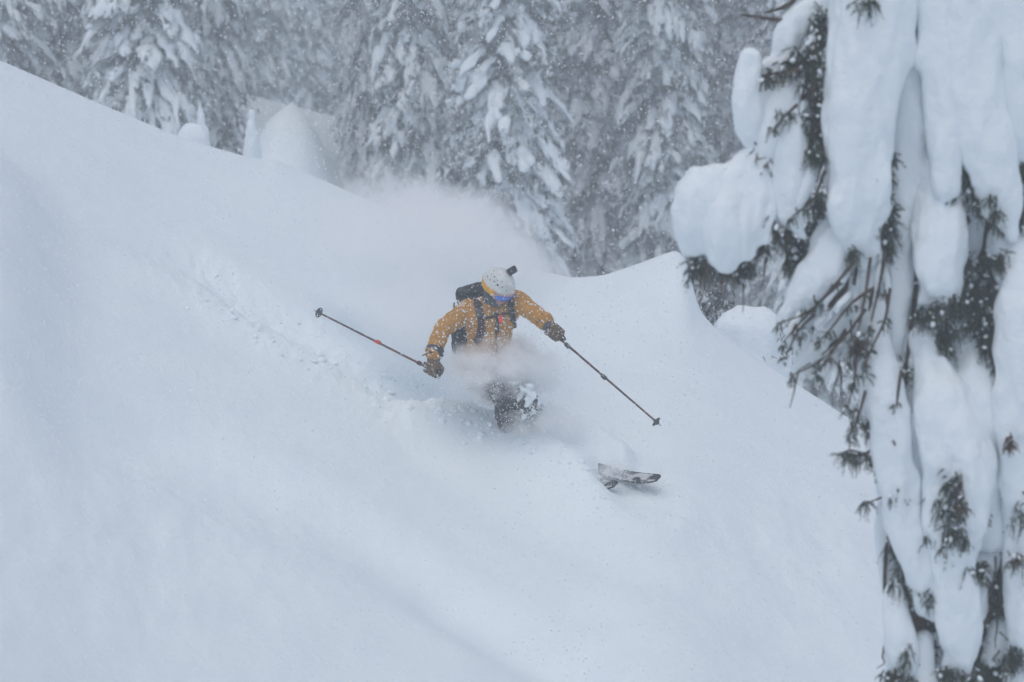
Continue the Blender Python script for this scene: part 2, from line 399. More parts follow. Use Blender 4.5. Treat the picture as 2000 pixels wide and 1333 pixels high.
# ------------------------------------------------------------------ forest firs
def conifer(seed, H, R, snowy, fat=1.0, step=.36):
    """returns trunk, crown, snow as (V, F) with the base at the origin"""
    rg = np.random.default_rng(seed)
    trunk = tube([(0, 0, -.5), (0, 0, H * .5), (0, 0, H * .97)], [R * .11 + .03, R * .075 + .02, .02], 8, 10)
    bl_c, bl_d, bl_s = [], [], []; sn_c, sn_d, sn_s = [], [], []; rb_v = []
    z = H * .05
    while z < H * .985:
        rel = 1 - z / H
        rad = R * rel ** .72 + .05
        nb = max(5, int(5 + 4.5 * rad)); a0 = rg.uniform(0, 6.28)
        for b in range(nb):
            az = a0 + 6.283 * b / nb + rg.normal(0, .25)
            L = rad * rg.uniform(.62, 1.12); drop = L * rg.uniform(.55, 1.25)
            s = np.linspace(.12, 1, 9)
            r = L * s; dz = .10 * L * s - drop * s ** 1.8
            pts = np.stack([np.cos(az) * r, np.sin(az) * r, z + dz], -1)
            tg = np.gradient(pts, axis=0)
            # needle sprays hanging from the bough
            k = 6 if rad > .4 else 4
            for j in range(k):
                o = rg.normal(0, .05 + .05 * rad, (9, 3)); o[:, 2] -= abs(o[:, 2]) * .6
                bl_c.append(pts + o); d = tg / np.linalg.norm(tg, axis=1)[:, None] * .7 + rg.normal(0, .55, (9, 3)); d[:, 2] -= .45
                bl_d.append(d); bl_s.append(rg.uniform(.10, .24, 9) * (.6 + .4 * min(1, rad)))
            if rg.random() < snowy:
                # snow lies along the bough as uneven drooping tongues, with a few lumps
                out = np.array([np.cos(az), np.sin(az), 0]); sid = np.array([-np.sin(az), np.cos(az), 0])
                for tongue in range(4 if rad > .4 else 2):
                    q0 = rg.uniform(.10, .5); q1 = min(1.06, q0 + rg.uniform(.3, .75))
                    w0 = rg.uniform(.04, .105) * fat * (.5 + .5 * min(1.2, rad)); so_ = rg.normal(0, .15) * min(1, rad) * (tongue > 0)
                    qs = np.linspace(q0, q1, 8); kx = np.interp(qs, s, np.arange(9)); i0 = np.minimum(7, kx.astype(int))
                    p = pts[i0] + (pts[i0 + 1] - pts[i0]) * (kx - i0)[:, None] + out * .03 + sid * so_ + rg.normal(0, .014, (8, 3))
                    p[:, 2] -= abs(so_) * .5
                    t_ = tg[i0] / np.linalg.norm(tg[i0], axis=1)[:, None]; nn_ = np.cross(t_, sid); nn_ *= np.sign(nn_ @ (out + np.array([0, 0, 1.])))[:, None]
                    w = w0 * np.array([.15, .7, 1, 1.05, 1, .95, .75, .2]) * rg.uniform(.6, 1.25, 8)
                    an_ = np.array([-1.75, -.95, 0, .95, 1.75])
                    ring = p[:, None] + w[:, None, None] * (np.sin(an_)[None, :, None] * sid + .85 * np.cos(an_)[None, :, None] * nn_[:, None])
                    rb_v.append(ring.reshape(-1, 3))
                for q in rg.uniform(.35, 1.03, 2):
                    kx = np.interp(q, s, np.arange(9)); i0 = int(min(7, kx)); p = pts[i0]
                    w = rg.uniform(.03, .085) * fat * (.5 + .5 * min(1.2, rad))
                    sn_c.append(p + out * .04 + sid * rg.normal(0, .07) * min(1, rad) + np.array([0, 0, w * .5])); sn_d.append(tg[i0] / np.linalg.norm(tg[i0]) + rg.normal(0, .3, 3))
                    sn_s.append((w * rg.uniform(1.0, 2.2), w * rg.uniform(.6, 1.2), w * rg.uniform(.6, .95)))
        z += step * (.55 + .45 * rel) * rg.uniform(.75, 1.2)
    # snow cap on the leader
    sn_c.append(np.array([0, 0, H * .985])); sn_d.append(np.array([0, 0, 1.])); sn_s.append((.35 * fat, .09 * fat, .09 * fat))
    C = np.concatenate(bl_c); D = np.concatenate(bl_d); S = np.concatenate(bl_s)
    D /= np.linalg.norm(D, axis=1)[:, None]; side = np.cross(D, rg.normal(size=D.shape)); side /= np.linalg.norm(side, axis=1)[:, None]
    w = S[:, None] * .17
    V = np.stack([C - D * S[:, None] * .3, C + side * w + D * S[:, None] * .3, C + D * S[:, None] * .9, C - side * w + D * S[:, None] * .25], 1).reshape(-1, 3)
    i = np.arange(len(C))[:, None] * 4
    Fc = np.vstack([i + [0, 1, 2], i + [0, 2, 3]])
    # dense inner foliage round the trunk
    zz = np.linspace(H * .03, H * .97, 26)
    core = tube(np.stack([zz * 0, zz * 0, zz], -1), .42 * (R * (1 - zz / H) ** .72) + .03, 14, 60, view=(0, 1, 0))
    cv = core[0].copy(); nz = 1 + .5 * perlin(cv * np.array([3, 3, 4.0])); cv[:, :2] *= nz[:, None]
    crown = join([(V, Fc), (cv, core[1])])
    snow = swarm(np.array(sn_c), np.array(sn_s), ICO[2], frames(np.array(sn_d)))
    RB = np.concatenate(rb_v); nb_ = len(rb_v); g_ = (np.arange(7)[:, None] * 5 + np.arange(4)[None]).reshape(-1)
    q_ = np.vstack([np.stack([g_, g_ + 5, g_ + 6], -1), np.stack([g_, g_ + 6, g_ + 1], -1)])
    snow = join([snow, (RB, (q_[None] + (np.arange(nb_) * 40)[:, None, None]).reshape(-1, 3))])
    sv = snow[0]
    sv = sv + .07 * fat * np.stack([perlin(sv * 8 + 1), perlin(sv * 8 + 31), perlin(sv * 8 + 61)], -1) + .04 * fat * np.stack([perlin(sv * 19 + 1), perlin(sv * 19 + 31), perlin(sv * 19 + 61)], -1)
    return trunk, crown, (sv, snow[1])
FIRS = []
for k, (H, R, sn, fat) in enumerate([(17, 1.08, .97, 1.12), (18, .92, .95, 1.05), (16, 1.0, .99, 1.3), (19, 1.18, .95, 1.12)]):
    FIRS.append([mesh_data("fir", *g) for g in conifer(40 + k, H, R, sn, fat)])
for f in FIRS:
    for me, m in zip(f, (BARK, FARNEEDLE, SNOW_T)): me.materials.append(m)
def fir(kind, px, d, label, scale=1.0, rz=0.0, group=None, sink=.3, wide=1.0):
    x = (px - 1000) / FPX * d / CP; z = float(hill(np.array(x), np.array(float(d)))) - sink
    o = bpy.data.objects.new("fir_tree", None); COL.objects.link(o)
    o.location = (x, d, z); o.rotation_euler = (0, 0, rz); o.scale = (scale * wide, scale * wide, scale)
    tag(o, label, "fir tree", group)
    for n, me in zip(("trunk", "crown", "snow_load"), FIRS[kind]):
        c = bpy.data.objects.new(n, me); COL.objects.link(c); c.parent = o
    return o
G = "firs of the forest behind the ridge"
fir(3, -10, 62, "snowy fir cut by the upper left corner of the picture", 1.0, .4, G)
fir(1, 130, 66, "dark fir second from the left edge above the ridge", 1.0, 1.9, G)
fir(0, 285, 60, "broad dark fir with a pale snow streak left of the small snow mound", 1.02, .2, G)
fir(1, 412, 63, "slim grey fir standing right behind the two little snow spires", 1.0, 3.0, G, wide=.8)
fir(2, 722, 66, "pale snow-plastered fir at the right edge of the open snow patch", 1.0, 2.2, G, wide=.62)
fir(2, 805, 60, "thickly snow-clad fir right above the powder cloud", 1.05, 4.0, G, wide=.8)
fir(3, 985, 58, "widest dark fir in the middle of the forest, above the skier's helmet", 1.0, 1.1, G)
fir(1, 1165, 64, "dark narrow fir right of the widest one, above the dip of the ridge", 1.0, 5.2, G)
fir(0, 1300, 61, "snow-spotted fir whose foot meets the rounded snow hump by the big tree", .98, 2.8, G)
fir(3, 1440, 68, "fir partly hidden behind the tall snow pillow of the near tree", 1.0, .9, G)
fir(0, 1560, 60, "dim fir seen low between the near tree's slanting snowy branches", .95, 3.9, G)
fir(1, 1680, 66, "dim fir behind the near tree's hanging twigs, above the right ridge line", 1.0, 2.0, G)
fir(2, 1800, 62, "fir almost hidden behind the near tree on the right", 1.0, 1.0, G)
fir(2, 62, 70, "snowy slim fir squeezed between the corner fir and the dark second fir", 1.0, 2.6, G)
fir(0, 205, 71, "grey fir peeping out left of the broad dark fir", .97, 4.4, G)
fir(3, 350, 72, "grey fir peeping out right of the broad dark fir, behind the snow mound", .98, .7, G)
fir(0, 890, 68, "slim fir between the thickly snow-clad fir and the widest dark fir", 1.0, 3.3, G)
fir(2, 1085, 70, "pale slim fir tucked right behind the widest dark fir's shoulder", 1.0, 5.6, G)
fir(1, 1235, 70, "grey slim fir left of the snow-spotted fir by the hump", 1.0, 1.5, G)
fir(2, 1375, 65, "pale fir between the snow-spotted fir and the near tree's snow pillow", 1.0, .3, G)
fir(2, 1490, 63, "pale fir behind the near tree's big left snow lobe", .98, 2.3, G)
fir(2, 1625, 62, "pale fir showing through the near tree's hanging twigs", .9, 4.9, G)
far = [(40, 80, 1, "far"), (215, 84, 0, ""), (360, 88, 3, ""), (520, 92, 1, ""), (590, 98, 3, ""), (745, 85, 0, ""), (860, 82, 3, ""), (1080, 84, 0, ""), (1225, 90, 3, ""), (1380, 86, 1, ""), (1500, 92, 0, ""), (1620, 88, 3, ""), (480, 118, 0, ""), (560, 112, 2, ""), (640, 116, 1, ""), (130, 108, 3, ""), (300, 112, 1, ""), (780, 110, 3, ""), (920, 108, 1, ""), (1130, 112, 0, ""), (1300, 110, 3, ""), (1450, 115, 1, ""), (1700, 105, 0, ""), (0, 118, 0, ""), (1580, 112, 3, "")]
between = {40: "hazy fir far back between the two leftmost firs", 215: "hazy fir far back left of the broad dark fir", 360: "hazy fir far back right of the broad dark fir", 520: "faint fir rising left above the open snow patch", 590: "faint fir rising straight above the open snow patch", 745: "hazy fir between the two pale snow-plastered firs", 860: "hazy fir left of the widest dark fir", 1080: "hazy fir right of the widest dark fir", 1225: "hazy fir left of the snow-spotted fir by the hump", 1380: "hazy fir right of the snow-spotted fir by the hump", 1500: "hazy fir behind the near tree's left snow lobe", 1620: "hazy fir low behind the slanting snowy branches"}
BACK = {480: 'left of the gap above the open snow patch', 560: 'in the middle of the gap above the open snow patch', 640: 'right of the gap above the open snow patch', 130: 'behind the dark second fir from the left', 300: 'behind the broad dark fir on the left', 780: 'behind the thickly snow-clad fir', 920: 'left behind the widest dark fir', 1130: 'right behind the widest dark fir', 1300: 'behind the snow-spotted fir by the hump', 1450: "behind the near tree's snow pillow", 1700: "behind the near tree's hanging twigs", 0: 'at the upper left corner', 1580: "behind the near tree's slanting branches"}
for k, (px, d, kind, _) in enumerate(far):
    if px in between: fir(kind, px, d, between[px], 1.0 + .05 * math.sin(k), k * 1.3, G)
    else: fir(kind, px, d, "palest far fir " + BACK[px], 1.0 + .06 * math.sin(k), k * 1.7, "palest firs at the back")
# little snow spires and mounds on the far rim
def spire(px, py, d, wpx, hpx, label, name="young_fir", lean=0):
    base = P(px, py + hpx, d); s = d / FPX
    o = empty(name, base, label, "young fir")
    H = hpx * s; R = wpx * s
    rg = np.random.default_rng(int(px))
    V, F = tube([base + Vector((0, 0, -.3)), base + Vector((lean * .3, 0, H * .4)), base + Vector((lean * .8, 0, H * .8)), base + Vector((lean, 0, H))], [R, R * .8, R * .4, R * .16], 18, 26)
    V = V + normals(V, F) * (.10 * R * 3 * fbm(V * 5 / max(R, .1) * .3, 3))[:, None]
    mk("snow_load", V, F, SNOW_T, o)
    c = rg.uniform(0, 1, 130); an = rg.uniform(0, 6.28, 130); rr = R * (1 - c) * .92
    C = np.stack([base.x + np.cos(an) * rr, base.y + np.sin(an) * rr, base.z + c * H * .85 - .02], -1)
    D = np.stack([np.cos(an), np.sin(an), -.8 + 0 * an], -1)
    V, F = swarm(C, np.stack([np.full(130, .06), np.full(130, .012), np.full(130, .02)], -1) * (.6 + R), OCT, frames(D))
    mk("needle_spray", V, F, FARNEEDLE, o, False)
    mk("trunk", *tube([base + Vector((0, 0, -.5)), base + Vector((lean * .5, 0, H * .7))], [.05, .02], 7), BARK, o)
    return o
spire(397, 205, 46, 17, 110, "slender snow spire sticking up behind the ridge, left of the other spire", lean=-.03)
spire(492, 219, 48, 20, 120, "small pointed snow cone behind the ridge, right of the slender spire")
# ------------------------------------------------------------------ small mounds on the rim
def mound(px, py, d, rx, ry, label, name, cat, twigs=True):
    s = d / FPX; c = P(px, py, d)
    V, F = swarm([np.array(c)], np.array([[rx * s, rx * s * .8, ry * s]]), ICO[4])
    V = V + normals(V, F) * (.16 * rx * s * fbm((V - np.array(c)) * 5, 3))[:, None]
    low = V[:, 2] < c.z; V[low, 2] = c.z + (V[low, 2] - c.z) * 4.0; V[low, :2] = np.array(c)[:2] + (V[low, :2] - np.array(c)[:2]) * (1 + .35 * sstep(0, 1.2, c.z - V[low, 2]))[:, None]
    o = empty(name, c - Vector((0, 0, ry * s)), label, cat)
    mk("snow_load", V, F, SNOW_T, o)
    return o, c, s
mound(376, 285, 44, 32, 45, "rounded snow mound on the ridge at the foot of the slender spire", "snow_mound", "snow mound")
# ------------------------------------------------------------------ the skier
D0 = 29.42
def K(px, py, dd=0.0): return P(px, py, D0 + dd)
JACKET = noise_mat("ochre_jacket", (.43, .205, .028), (.51, .25, .040), 7, .8, .2, .5, 60, dist=.006)
PANTS = noise_mat("dark_ski_trousers", (.022, .028, .036), (.04, .048, .056), 12, .75, .25, .4, 50, dist=.006)
BLACK = noise_mat("black_nylon", (.016, .018, .022), (.034, .036, .042), 20, .65, .3, .3, 90, dist=.003)
MAROON = noise_mat("maroon_webbing", (.030, .012, .018), (.055, .022, .03), 30, .7, .25)
GREYCLOTH = noise_mat("grey_neck_warmer", (.07, .085, .095), (.11, .125, .13), 25, .9, .15, .4, 80, dist=.004)
GLOVE = noise_mat("brown_leather_glove", (.10, .062, .035), (.155, .10, .06), 28, .75, .2, .5, 70, dist=.004)
SKIN = noise_mat("skin", (.48, .27, .20), (.54, .31, .24), 25, .5, .35)
LIP, _, _, _ = principled("lips", (.40, .16, .14), .5, .3)
HELMET = noise_mat("pale_grey_helmet", (.60, .63, .62), (.67, .70, .69), 14, .35, .4)
YELLOW = noise_mat("amber_goggle_strap", (.72, .36, .03), (.80, .42, .05), 30, .7, .25)
FRAME, _, _, _ = principled("goggle_frame", (.52, .33, .30), .5, .3)
LENS, _n, _l, _b = principled("blue_mirror_lens", (.10, .22, .75), .12, .7, .35)
ORANGE, _, _, _ = principled("orange_red_tag", (.95, .07, .03), .5, .3)
REDMET, _, _, _ = principled("red_pole_lock", (.55, .05, .025), .45, .4)
SHAFT = noise_mat("pole_shaft", (.045, .05, .055), (.16, .045, .03), 13, .4, .5)
STEEL, _, _, _ = principled("steel", (.5, .5, .52), .3, .5, .9)
BOOT = noise_mat("ski_boot", (.04, .045, .05), (.08, .085, .09), 14, .4, .4)
SKITOP = noise_mat("ski_topsheet", (.03, .035, .04), (.52, .55, .57), 9, .4, .4)
_r = [n for n in SKITOP.node_tree.nodes if n.type == 'VALTORGB'][0]; _r.color_ramp.elements[0].position = .47; _r.color_ramp.elements[1].position = .53
SKIEDGE, _, _, _ = principled("ski_edge", (.02, .02, .022), .35, .5)

person = empty("person", P(1010, 860, 29.5), "skier in ochre jacket and pale helmet carving through deep powder", "person")
def A(v): return np.array(v[:])
shR, elR, wrR = K(914, 606, -.02), K(862, 644, -.13), K(848, 689, -.24)
shL, elL, wrL = K(1008, 587, -.06), K(1037, 607, -.27), K(1064, 628, -.46)
neck, chest, belly, pelvis = K(962, 590, -.10), K(957, 625, -.05), K(955, 675, .02), K(948, 728, .10)
hipR, hipL = K(930, 738, .06), K(968, 738, .12)
knR, knL = K(985, 772, -.22), K(1030, 786, -.16)
anR, anL = K(992, 842, .02), K(1045, 846, .06)
headc = K(975, 557, -.20)
# head frame: face turned down, to the right of the picture and towards the camera
hf = Vector((.56, -.64, -.50)).normalized(); hu = Vector((.33, -.42, .84)); hu = (hu - hf * hu.dot(hf)).normalized(); hr = hf.cross(hu)
HM = np.stack([A(hr), A(hf), A(hu)], -1)
def H(a, b, c): return Vector(A(headc) + HM @ np.array([a, b, c]))

# body: one continuous figure, mostly under its clothes
parts = []
hv, hfc = ICO[3]
hd = hv * np.array([.072, .093, .108]); hd[:, 1] += .012 * sstep(-.02, -.10, hd[:, 2]) - .018 * sstep(.02, .1, -hd[:, 1])
parts.append((A(headc) + (HM @ (hd + [0, 0, -.02]).T).T, hfc))
parts += [hull([(H(0, .085, -.035), .013), (H(0, .108, -.062), .015)]), hull([(H(-.02, .075, -.105), .022), (H(.02, .075, -.105), .022)]),
          hull([(H(-.072, -.005, -.03), (.012, .02, .03)), (H(-.068, -.005, -.045), .012)]), hull([(H(.072, -.005, -.03), (.012, .02, .03)), (H(.068, -.005, -.045), .012)]),
          hull([(H(-.018, .086, -.083), .008), (H(.018, .086, -.083), .008)])]
parts += limb([H(0, -.02, -.09), neck + Vector((0, .03, -.03))], [.058, .065])
parts += [hull([(neck + Vector((0, .03, -.03)), .07), (shR, .06), (shL, .06), (chest, (.15, .10, .12))]), hull([(chest, (.15, .10, .12)), (belly, (.14, .10, .10)), (pelvis, (.15, .11, .09))])]
parts += limb([shR, elR, wrR, K(846, 712, -.26)], [.055, .042, .032, .03]) + limb([shL, elL, wrL, K(1078, 644, -.53)], [.055, .042, .032, .03])
parts += limb([hipR, knR, anR], [.085, .06, .045]) + limb([hipL, knL, anL], [.085, .06, .045])
body = mk("body", *fuse(parts, .011, 2), SKIN, person)
mk("mouth", *hull([(H(-.019, .0945, -.083), .005), (H(.019, .0945, -.083), .005), (H(0, .098, -.081), .005)]), LIP, body)

def cloth(V, F, amp, fr, seed, stretch=(1, 1, 1)):
    N = normals(V, F); q = V * fr * np.array(stretch) + seed
    w = amp * (1 - 2.4 * np.abs(perlin(q))) + .5 * amp * perlin(q * 2.1 + 4)
    return V + N * w[:, None], F
# jacket
jp = [hull([(neck + Vector((.01, .02, -.01)), (.085, .08, .06)), (shR + Vector((.01, 0, -.01)), .078), (shL + Vector((-.01, 0, -.01)), .078), (chest, (.185, .145, .12))]),
      hull([(chest, (.185, .145, .12)), (belly, (.165, .15, .10))]), hull([(belly, (.165, .15, .10)), (pelvis + Vector((.02, 0, .03)), (.185, .16, .07))])]
jp += limb([shR, elR, wrR], [.078, .064, .056]) + limb([shL, elL, wrL], [.078, .064, .056])
jp += limb([wrR + (elR - wrR) * .35, wrR + (elR - wrR) * -.04], [.060, .061]) + limb([wrL + (elL - wrL) * .35, wrL + (elL - wrL) * -.04], [.060, .061])
jV, jF = fuse(jp, .0085, 4)
jV, jF = cloth(jV, jF, .009, 9.0, 3.1, (1, 1, 1.3)); jV, jF = cloth(jV, jF, .004, 24.0, 8.1)
jacket = mk("jacket", jV, jF, JACKET, person)
jbvh = BVHTree.FromPolygons([tuple(v) for v in jV], [tuple(int(k) for k in f) for f in jF])
def on_jacket(px, py, off=.008):
    d = Vector(ray(px, py)).normalized(); h = jbvh.ray_cast(Vector((0, 0, 0)), d)
    if h[0] is None: return None
    return h[0] - d * off
# seams, hem cord, zip
def ribbon(pts, width, thick, mat, name, parent, n=24):
    pts = [p for p in pts if p is not None]
    if len(pts) < 2: return None
    return mk(name, *tube(pts, [width / 2] * len(pts), 10, n, flat=thick / width, view=tuple(Vector(pts[len(pts) // 2]).normalized())), mat, parent)
ribbon([on_jacket(x, y, .003) for x, y in ((966, 612), (968, 640), (969, 665), (970, 690))], .012, .008, BLACK, "zip", jacket)
# trousers, boots
tp = [hull([(pelvis, (.17, .14, .10)), (hipR, .11), (hipL, .11)])]
tp += limb([hipR, knR, anR + Vector((0, 0, .06))], [.115, .088, .085]) + limb([hipL, knL, anL + Vector((0, 0, .06))], [.115, .088, .085])
mk("trousers", *cloth(*fuse(tp, .011, 3), .012, 8, 6.6), PANTS, person)
def boot(an, fwd, side):
    up = side.cross(fwd).normalized()
    if up.z < 0: up = -up
    ps = [hull([(an + up * .10, .062), (an + up * -.02, .058)]), hull([(an + up * -.03 - fwd * .05, .05), (an + up * -.05 + fwd * .16, .045)]), hull([(an + up * -.085 - fwd * .08, (.05, .05, .02)), (an + up * -.085 + fwd * .19, (.045, .045, .02))])]
    b = mk("boot", *fuse(ps, .009, 2), BOOT, person)
    for k in (-.02, .03, .08):
        c = an + up * k + fwd * (.045 if k > 0 else .08)
        mk("buckle", *hull([(c + side * .03, .011), (c - side * .03, .011)]), STEEL, b)
    return up
# ------------------------------------------------------------------ skis: tips out of the snow, edged towards the camera
SF = (K(1278, 941, -.52) - K(1045, 874, .10)).normalized()
SW = K(1278, 934, -.52) - K(1255, 952, -.60); SW = (SW - SF * SW.dot(SF)).normalized()
SU = SW.cross(SF).normalized()
if SU.y > 0: SU = -SU
def ski(tip, label):
    L, n, m = 1.84, 70, 9
    s = np.linspace(0, L, n)                                   # from the tip backwards
    hw = np.interp(s, [0, .012, .035, .07, .13, .22, .95, 1.62, 1.74, 1.81, 1.84], [.026, .040, .048, .054, .058, .060, .050, .056, .052, .040, .02])
    rock = np.where(s < .42, .075 * ((.42 - s) / .42) ** 2.1, 0) + np.where(s > 1.6, .03 * ((s - 1.6) / .24) ** 2, 0)
    rows = []
    for k in range(n):
        for j in range(m):
            a = -1 + 2 * j / (m - 1)
            rows.append(A(tip) - A(SF) * s[k] + A(SW) * hw[k] * a + A(SU) * (rock[k] - .075))
    top = np.array(rows) + A(SU) * .006; bot = np.array(rows) - A(SU) * .006
    i = (np.arange(n - 1)[:, None] * m + np.arange(m - 1)[None]).reshape(-1)
    Q = np.stack([i, i + 1, i + m + 1, i + m], -1)
    ring = [j for j in range(m)] + [k * m + m - 1 for k in range(1, n)] + [(n - 1) * m + j for j in range(m - 2, -1, -1)] + [k * m for k in range(n - 2, 0, -1)]
    ring = np.array(ring); r2 = np.roll(ring, -1); N = n * m
    o = empty("ski", tip - SF * .9, label, "ski", "the skier's pair of skis")
    mk("topsheet", top, Q, SKITOP, o); mk("ski_base", bot, Q[:, ::-1], SKIEDGE, o)
    V = np.vstack([top[ring], bot[ring]]); R = len(ring); a = np.arange(R); b = (a + 1) % R
    mk("steel_edge", V + A(SF) * 0, np.stack([a, b, b + R, a + R], -1), SKIEDGE, o, False)
    # a raised rim where the tip spacer wraps the core
    rim = [top[j] for j in [k * m for k in range(16, 0, -1)] + [j for j in range(m)] + [k * m + m - 1 for k in range(1, 17)]]
    mk("tip_rim", *tube(rim, [.0032] * len(rim), 6, len(rim) * 2), SKIEDGE, o)
    c = tip - SF * .97 - SU * .075
    bd = mk("binding_plate", *hull([(c - SF * .17 + SU * .015, .022), (c + SF * .2 + SU * .015, .022), (c - SF * .17 + SW * .03 + SU * .012, .015), (c + SF * .2 - SW * .03 + SU * .012, .015)]), BLACK, o)
    mk("toe_piece", *hull([(c + SF * .17 + SU * .03, .03), (c + SF * .22 + SU * .06, .02)]), STEEL, o)
    mk("heel_piece", *hull([(c - SF * .18 + SU * .03, .03), (c - SF * .24 + SU * .07, .022)]), STEEL, o)
    return o
gdA, gdB = ground_depth(1196, 960), ground_depth(1262, 966)
ski(P(1203, 947, gdA - .08), "ski whose grey tip shows left of the other ski tip")
ski(P(1287, 935, gdB - .06), "ski whose black and white patterned tip shows furthest right")
boot(anR, SF, SW); boot(anL, SF, SW)

# ------------------------------------------------------------------ helmet, goggles, camera
ez = np.array([.118, .142, .122])
hv, hfc = ICO[4]
keep = lambda v: v[2] > -.36 + .20 * max(0, v[1]) + (.0 if v[1] > 0 else -.10 * abs(v[1]))
mask = np.array([keep(v) for v in hv])
ff = hfc[mask[hfc].all(1)]
shell = hv * ez; inner = hv * (ez - .014)
edges = {}
for f in ff:
    for a_, b_ in ((f[0], f[1]), (f[1], f[2]), (f[2], f[0])): edges[(a_, b_)] = 1
rim = [(a_, b_) for a_, b_ in edges if (b_, a_) not in edges]
nV = len(hv)
FF = [tuple(f) for f in ff] + [tuple(int(x) + nV for x in f[::-1]) for f in ff] + [(a_, a_ + nV, b_ + nV, b_) for a_, b_ in rim]
Vh = np.vstack([shell, inner]); Vh = A(headc) + (HM @ (Vh + [0, -.008, .005]).T).T
used = sorted({int(k) for f in FF for k in f}); rem = {k: i_ for i_, k in enumerate(used)}
helmet = mk("helmet", Vh[used], [tuple(rem[int(k)] for k in f) for f in FF], HELMET, person)
def hsurf(az, el, r=1.0):
    """point on the helmet ellipsoid, az from straight ahead (+ is the skier's left), el up"""
    v = np.array([math.sin(az) * math.cos(el), math.cos(az) * math.cos(el), math.sin(el)]) * ez * r + [0, -.008, .005]
    return Vector(A(headc) + HM @ v)
def patch(az0, az1, e0, e1, r, mat, name, parent, thick=.012, na=24, ne=8, rnd=2.5, dz=None):
    V, F = [], []
    for k in range(2):
        for i_ in range(na + 1):
            for j in range(ne + 1):
                a = -1 + 2 * i_ / na; e = -1 + 2 * j / ne
                lim = (1 - abs(a) ** (2 * rnd)) ** .5 if rnd else 1
                az = (az0 + az1) / 2 + a * (az1 - az0) / 2; el = (e0 + e1) / 2 + e * lim * (e1 - e0) / 2
                if dz: el += dz * math.cos(az)
                V.append(A(hsurf(az, el, r - k * thick / .13)))
    M = (na + 1) * (ne + 1)
    for i_ in range(na):
        for j in range(ne):
            a = i_ * (ne + 1) + j; q = (a, a + ne + 1, a + ne + 2, a + 1)
            F.append(q); F.append(tuple(x + M for x in q[::-1]))
    for i_ in range(na):
        for j in (0, ne):
            a = i_ * (ne + 1) + j; F.append((a, a + ne + 1, a + ne + 1 + M, a + M))
    for i_ in (0, na):
        for j in range(ne):
            a = i_ * (ne + 1) + j; F.append((a, a + 1, a + 1 + M, a + M))
    return mk(name, V, F, mat, parent)
gog = patch(-1.02, 1.02, -.72, -.06, 1.07, FRAME, "goggles", person, .03)
patch(-.86, .86, -.62, -.14, 1.115, LENS, "lens", gog, .01)
patch(.95, 2 * math.pi - .95, -.46, -.02, 1.035, YELLOW, "strap", gog, .006, 60, 6, 0, .0)
for az, el, s in ((.95, .42, .0085), (.62, .40, .005), (1.25, .50, .006), (1.55, .42, .005), (1.1, .68, .006), (1.45, .75, .006), (1.8, .70, .004), (.75, .72, .005), (1.9, .42, .005), (.35, .55, .004), (1.2, 1.05, .004), (2.1, .95, .004), (.3, .25, .004)):
    V, F = swarm([A(hsurf(az, el, .998))], np.array([[s, s, s]]), ICO[2]); mk("vent", V, F, BLACK, helmet)
cmb = hsurf(-.88, 1.15, 1.0); cn = (cmb - headc).normalized()
arm_end = K(997, 531, -.24)
mount = mk("camera_mount", *fuse([hull([(cmb - cn * .004, .02), (cmb + cn * .012, .017)]), hull([(cmb + cn * .012, .011), (arm_end, .010)])], .004, 1), BLACK, helmet)
bm = bmesh.new(); bmesh.ops.create_cube(bm, size=1)
bmesh.ops.scale(bm, vec=(.070, .045, .054), verts=bm.verts); bmesh.ops.bevel(bm, geom=bm.edges[:], offset=.005, segments=2, affect='EDGES')
bmesh.ops.rotate(bm, cent=(0, 0, 0), matrix=Matrix.Rotation(math.radians(-28), 3, 'Y') @ Matrix.Rotation(math.radians(25), 3, 'Z'), verts=bm.verts)
bmesh.ops.translate(bm, vec=K(1000, 529, -.25), verts=bm.verts)
from_bm("action_camera", bm, BLACK, helmet, False)
# neck warmer under the chin and round the face
mk("neck_warmer", *cloth(*fuse([hull([(neck + Vector((0, .01, .0)), (.085, .085, .05)), (H(0, -.02, -.11), (.075, .08, .04))]), hull([(H(0, .03, -.125), .055), (H(0, -.04, -.10), .07)])], .008, 3), .006, 16, 2.2), GREYCLOTH, person)

# ------------------------------------------------------------------ hands on the poles
def glove(G, axis, wrist, flip, mat_hand, name="glove"):
    """closed hand gripping a pole at G (unit axis); wrist = where the arm ends"""
    a = axis.normalized(); e1 = wrist - G; e1 = (e1 - a * e1.dot(a)).normalized(); e2 = a.cross(e1) * flip
    def C(ang, r, off): t = math.radians(ang); return G + (e1 * math.cos(t) + e2 * math.sin(t)) * r + a * off
    ps = []
    lens = (.92, 1.0, .97, .82)
    for k in range(4):
        off = (1.5 - k) * .0265
        r = .033 * lens[k] + .002
        ps += limb([C(62, .058, off * .95), C(118, .046, off), C(188, r, off * .98), C(258, r * .93, off * .96), C(310, r * .85, off * .94)], [.0165, .0165, .0148, .0138, .0125])
    ps.append(hull([(C(62, .058, .036), .0165), (C(62, .058, -.036), .0165), (C(112, .044, .036), .015), (C(112, .044, -.036), .015), (C(20, .07, .028), .02), (C(20, .07, -.03), .02), (wrist, .034)]))
    ps += limb([C(5, .06, .035), C(-38, .046, .054), C(-95, .036, .050), C(-140, .032, .040)], [.02, .0175, .0158, .0135])
    g = mk(name, *cloth(*fuse(ps, .0052, 2), .0018, 40, 1.5), mat_hand, person)
    return g
gripR, tipR = K(846, 724, -.28), K(613, 606, .42)
gripL, tipL = K(1083, 653, -.57), K(1292, 833, -.40)
axR, axL = (gripR - tipR).normalized(), (gripL - tipL).normalized()
gl1 = glove(gripR, axR, K(846, 706, -.26), 1, GLOVE)
gl2 = glove(gripL, axL, K(1074, 641, -.52), -1, GLOVE)
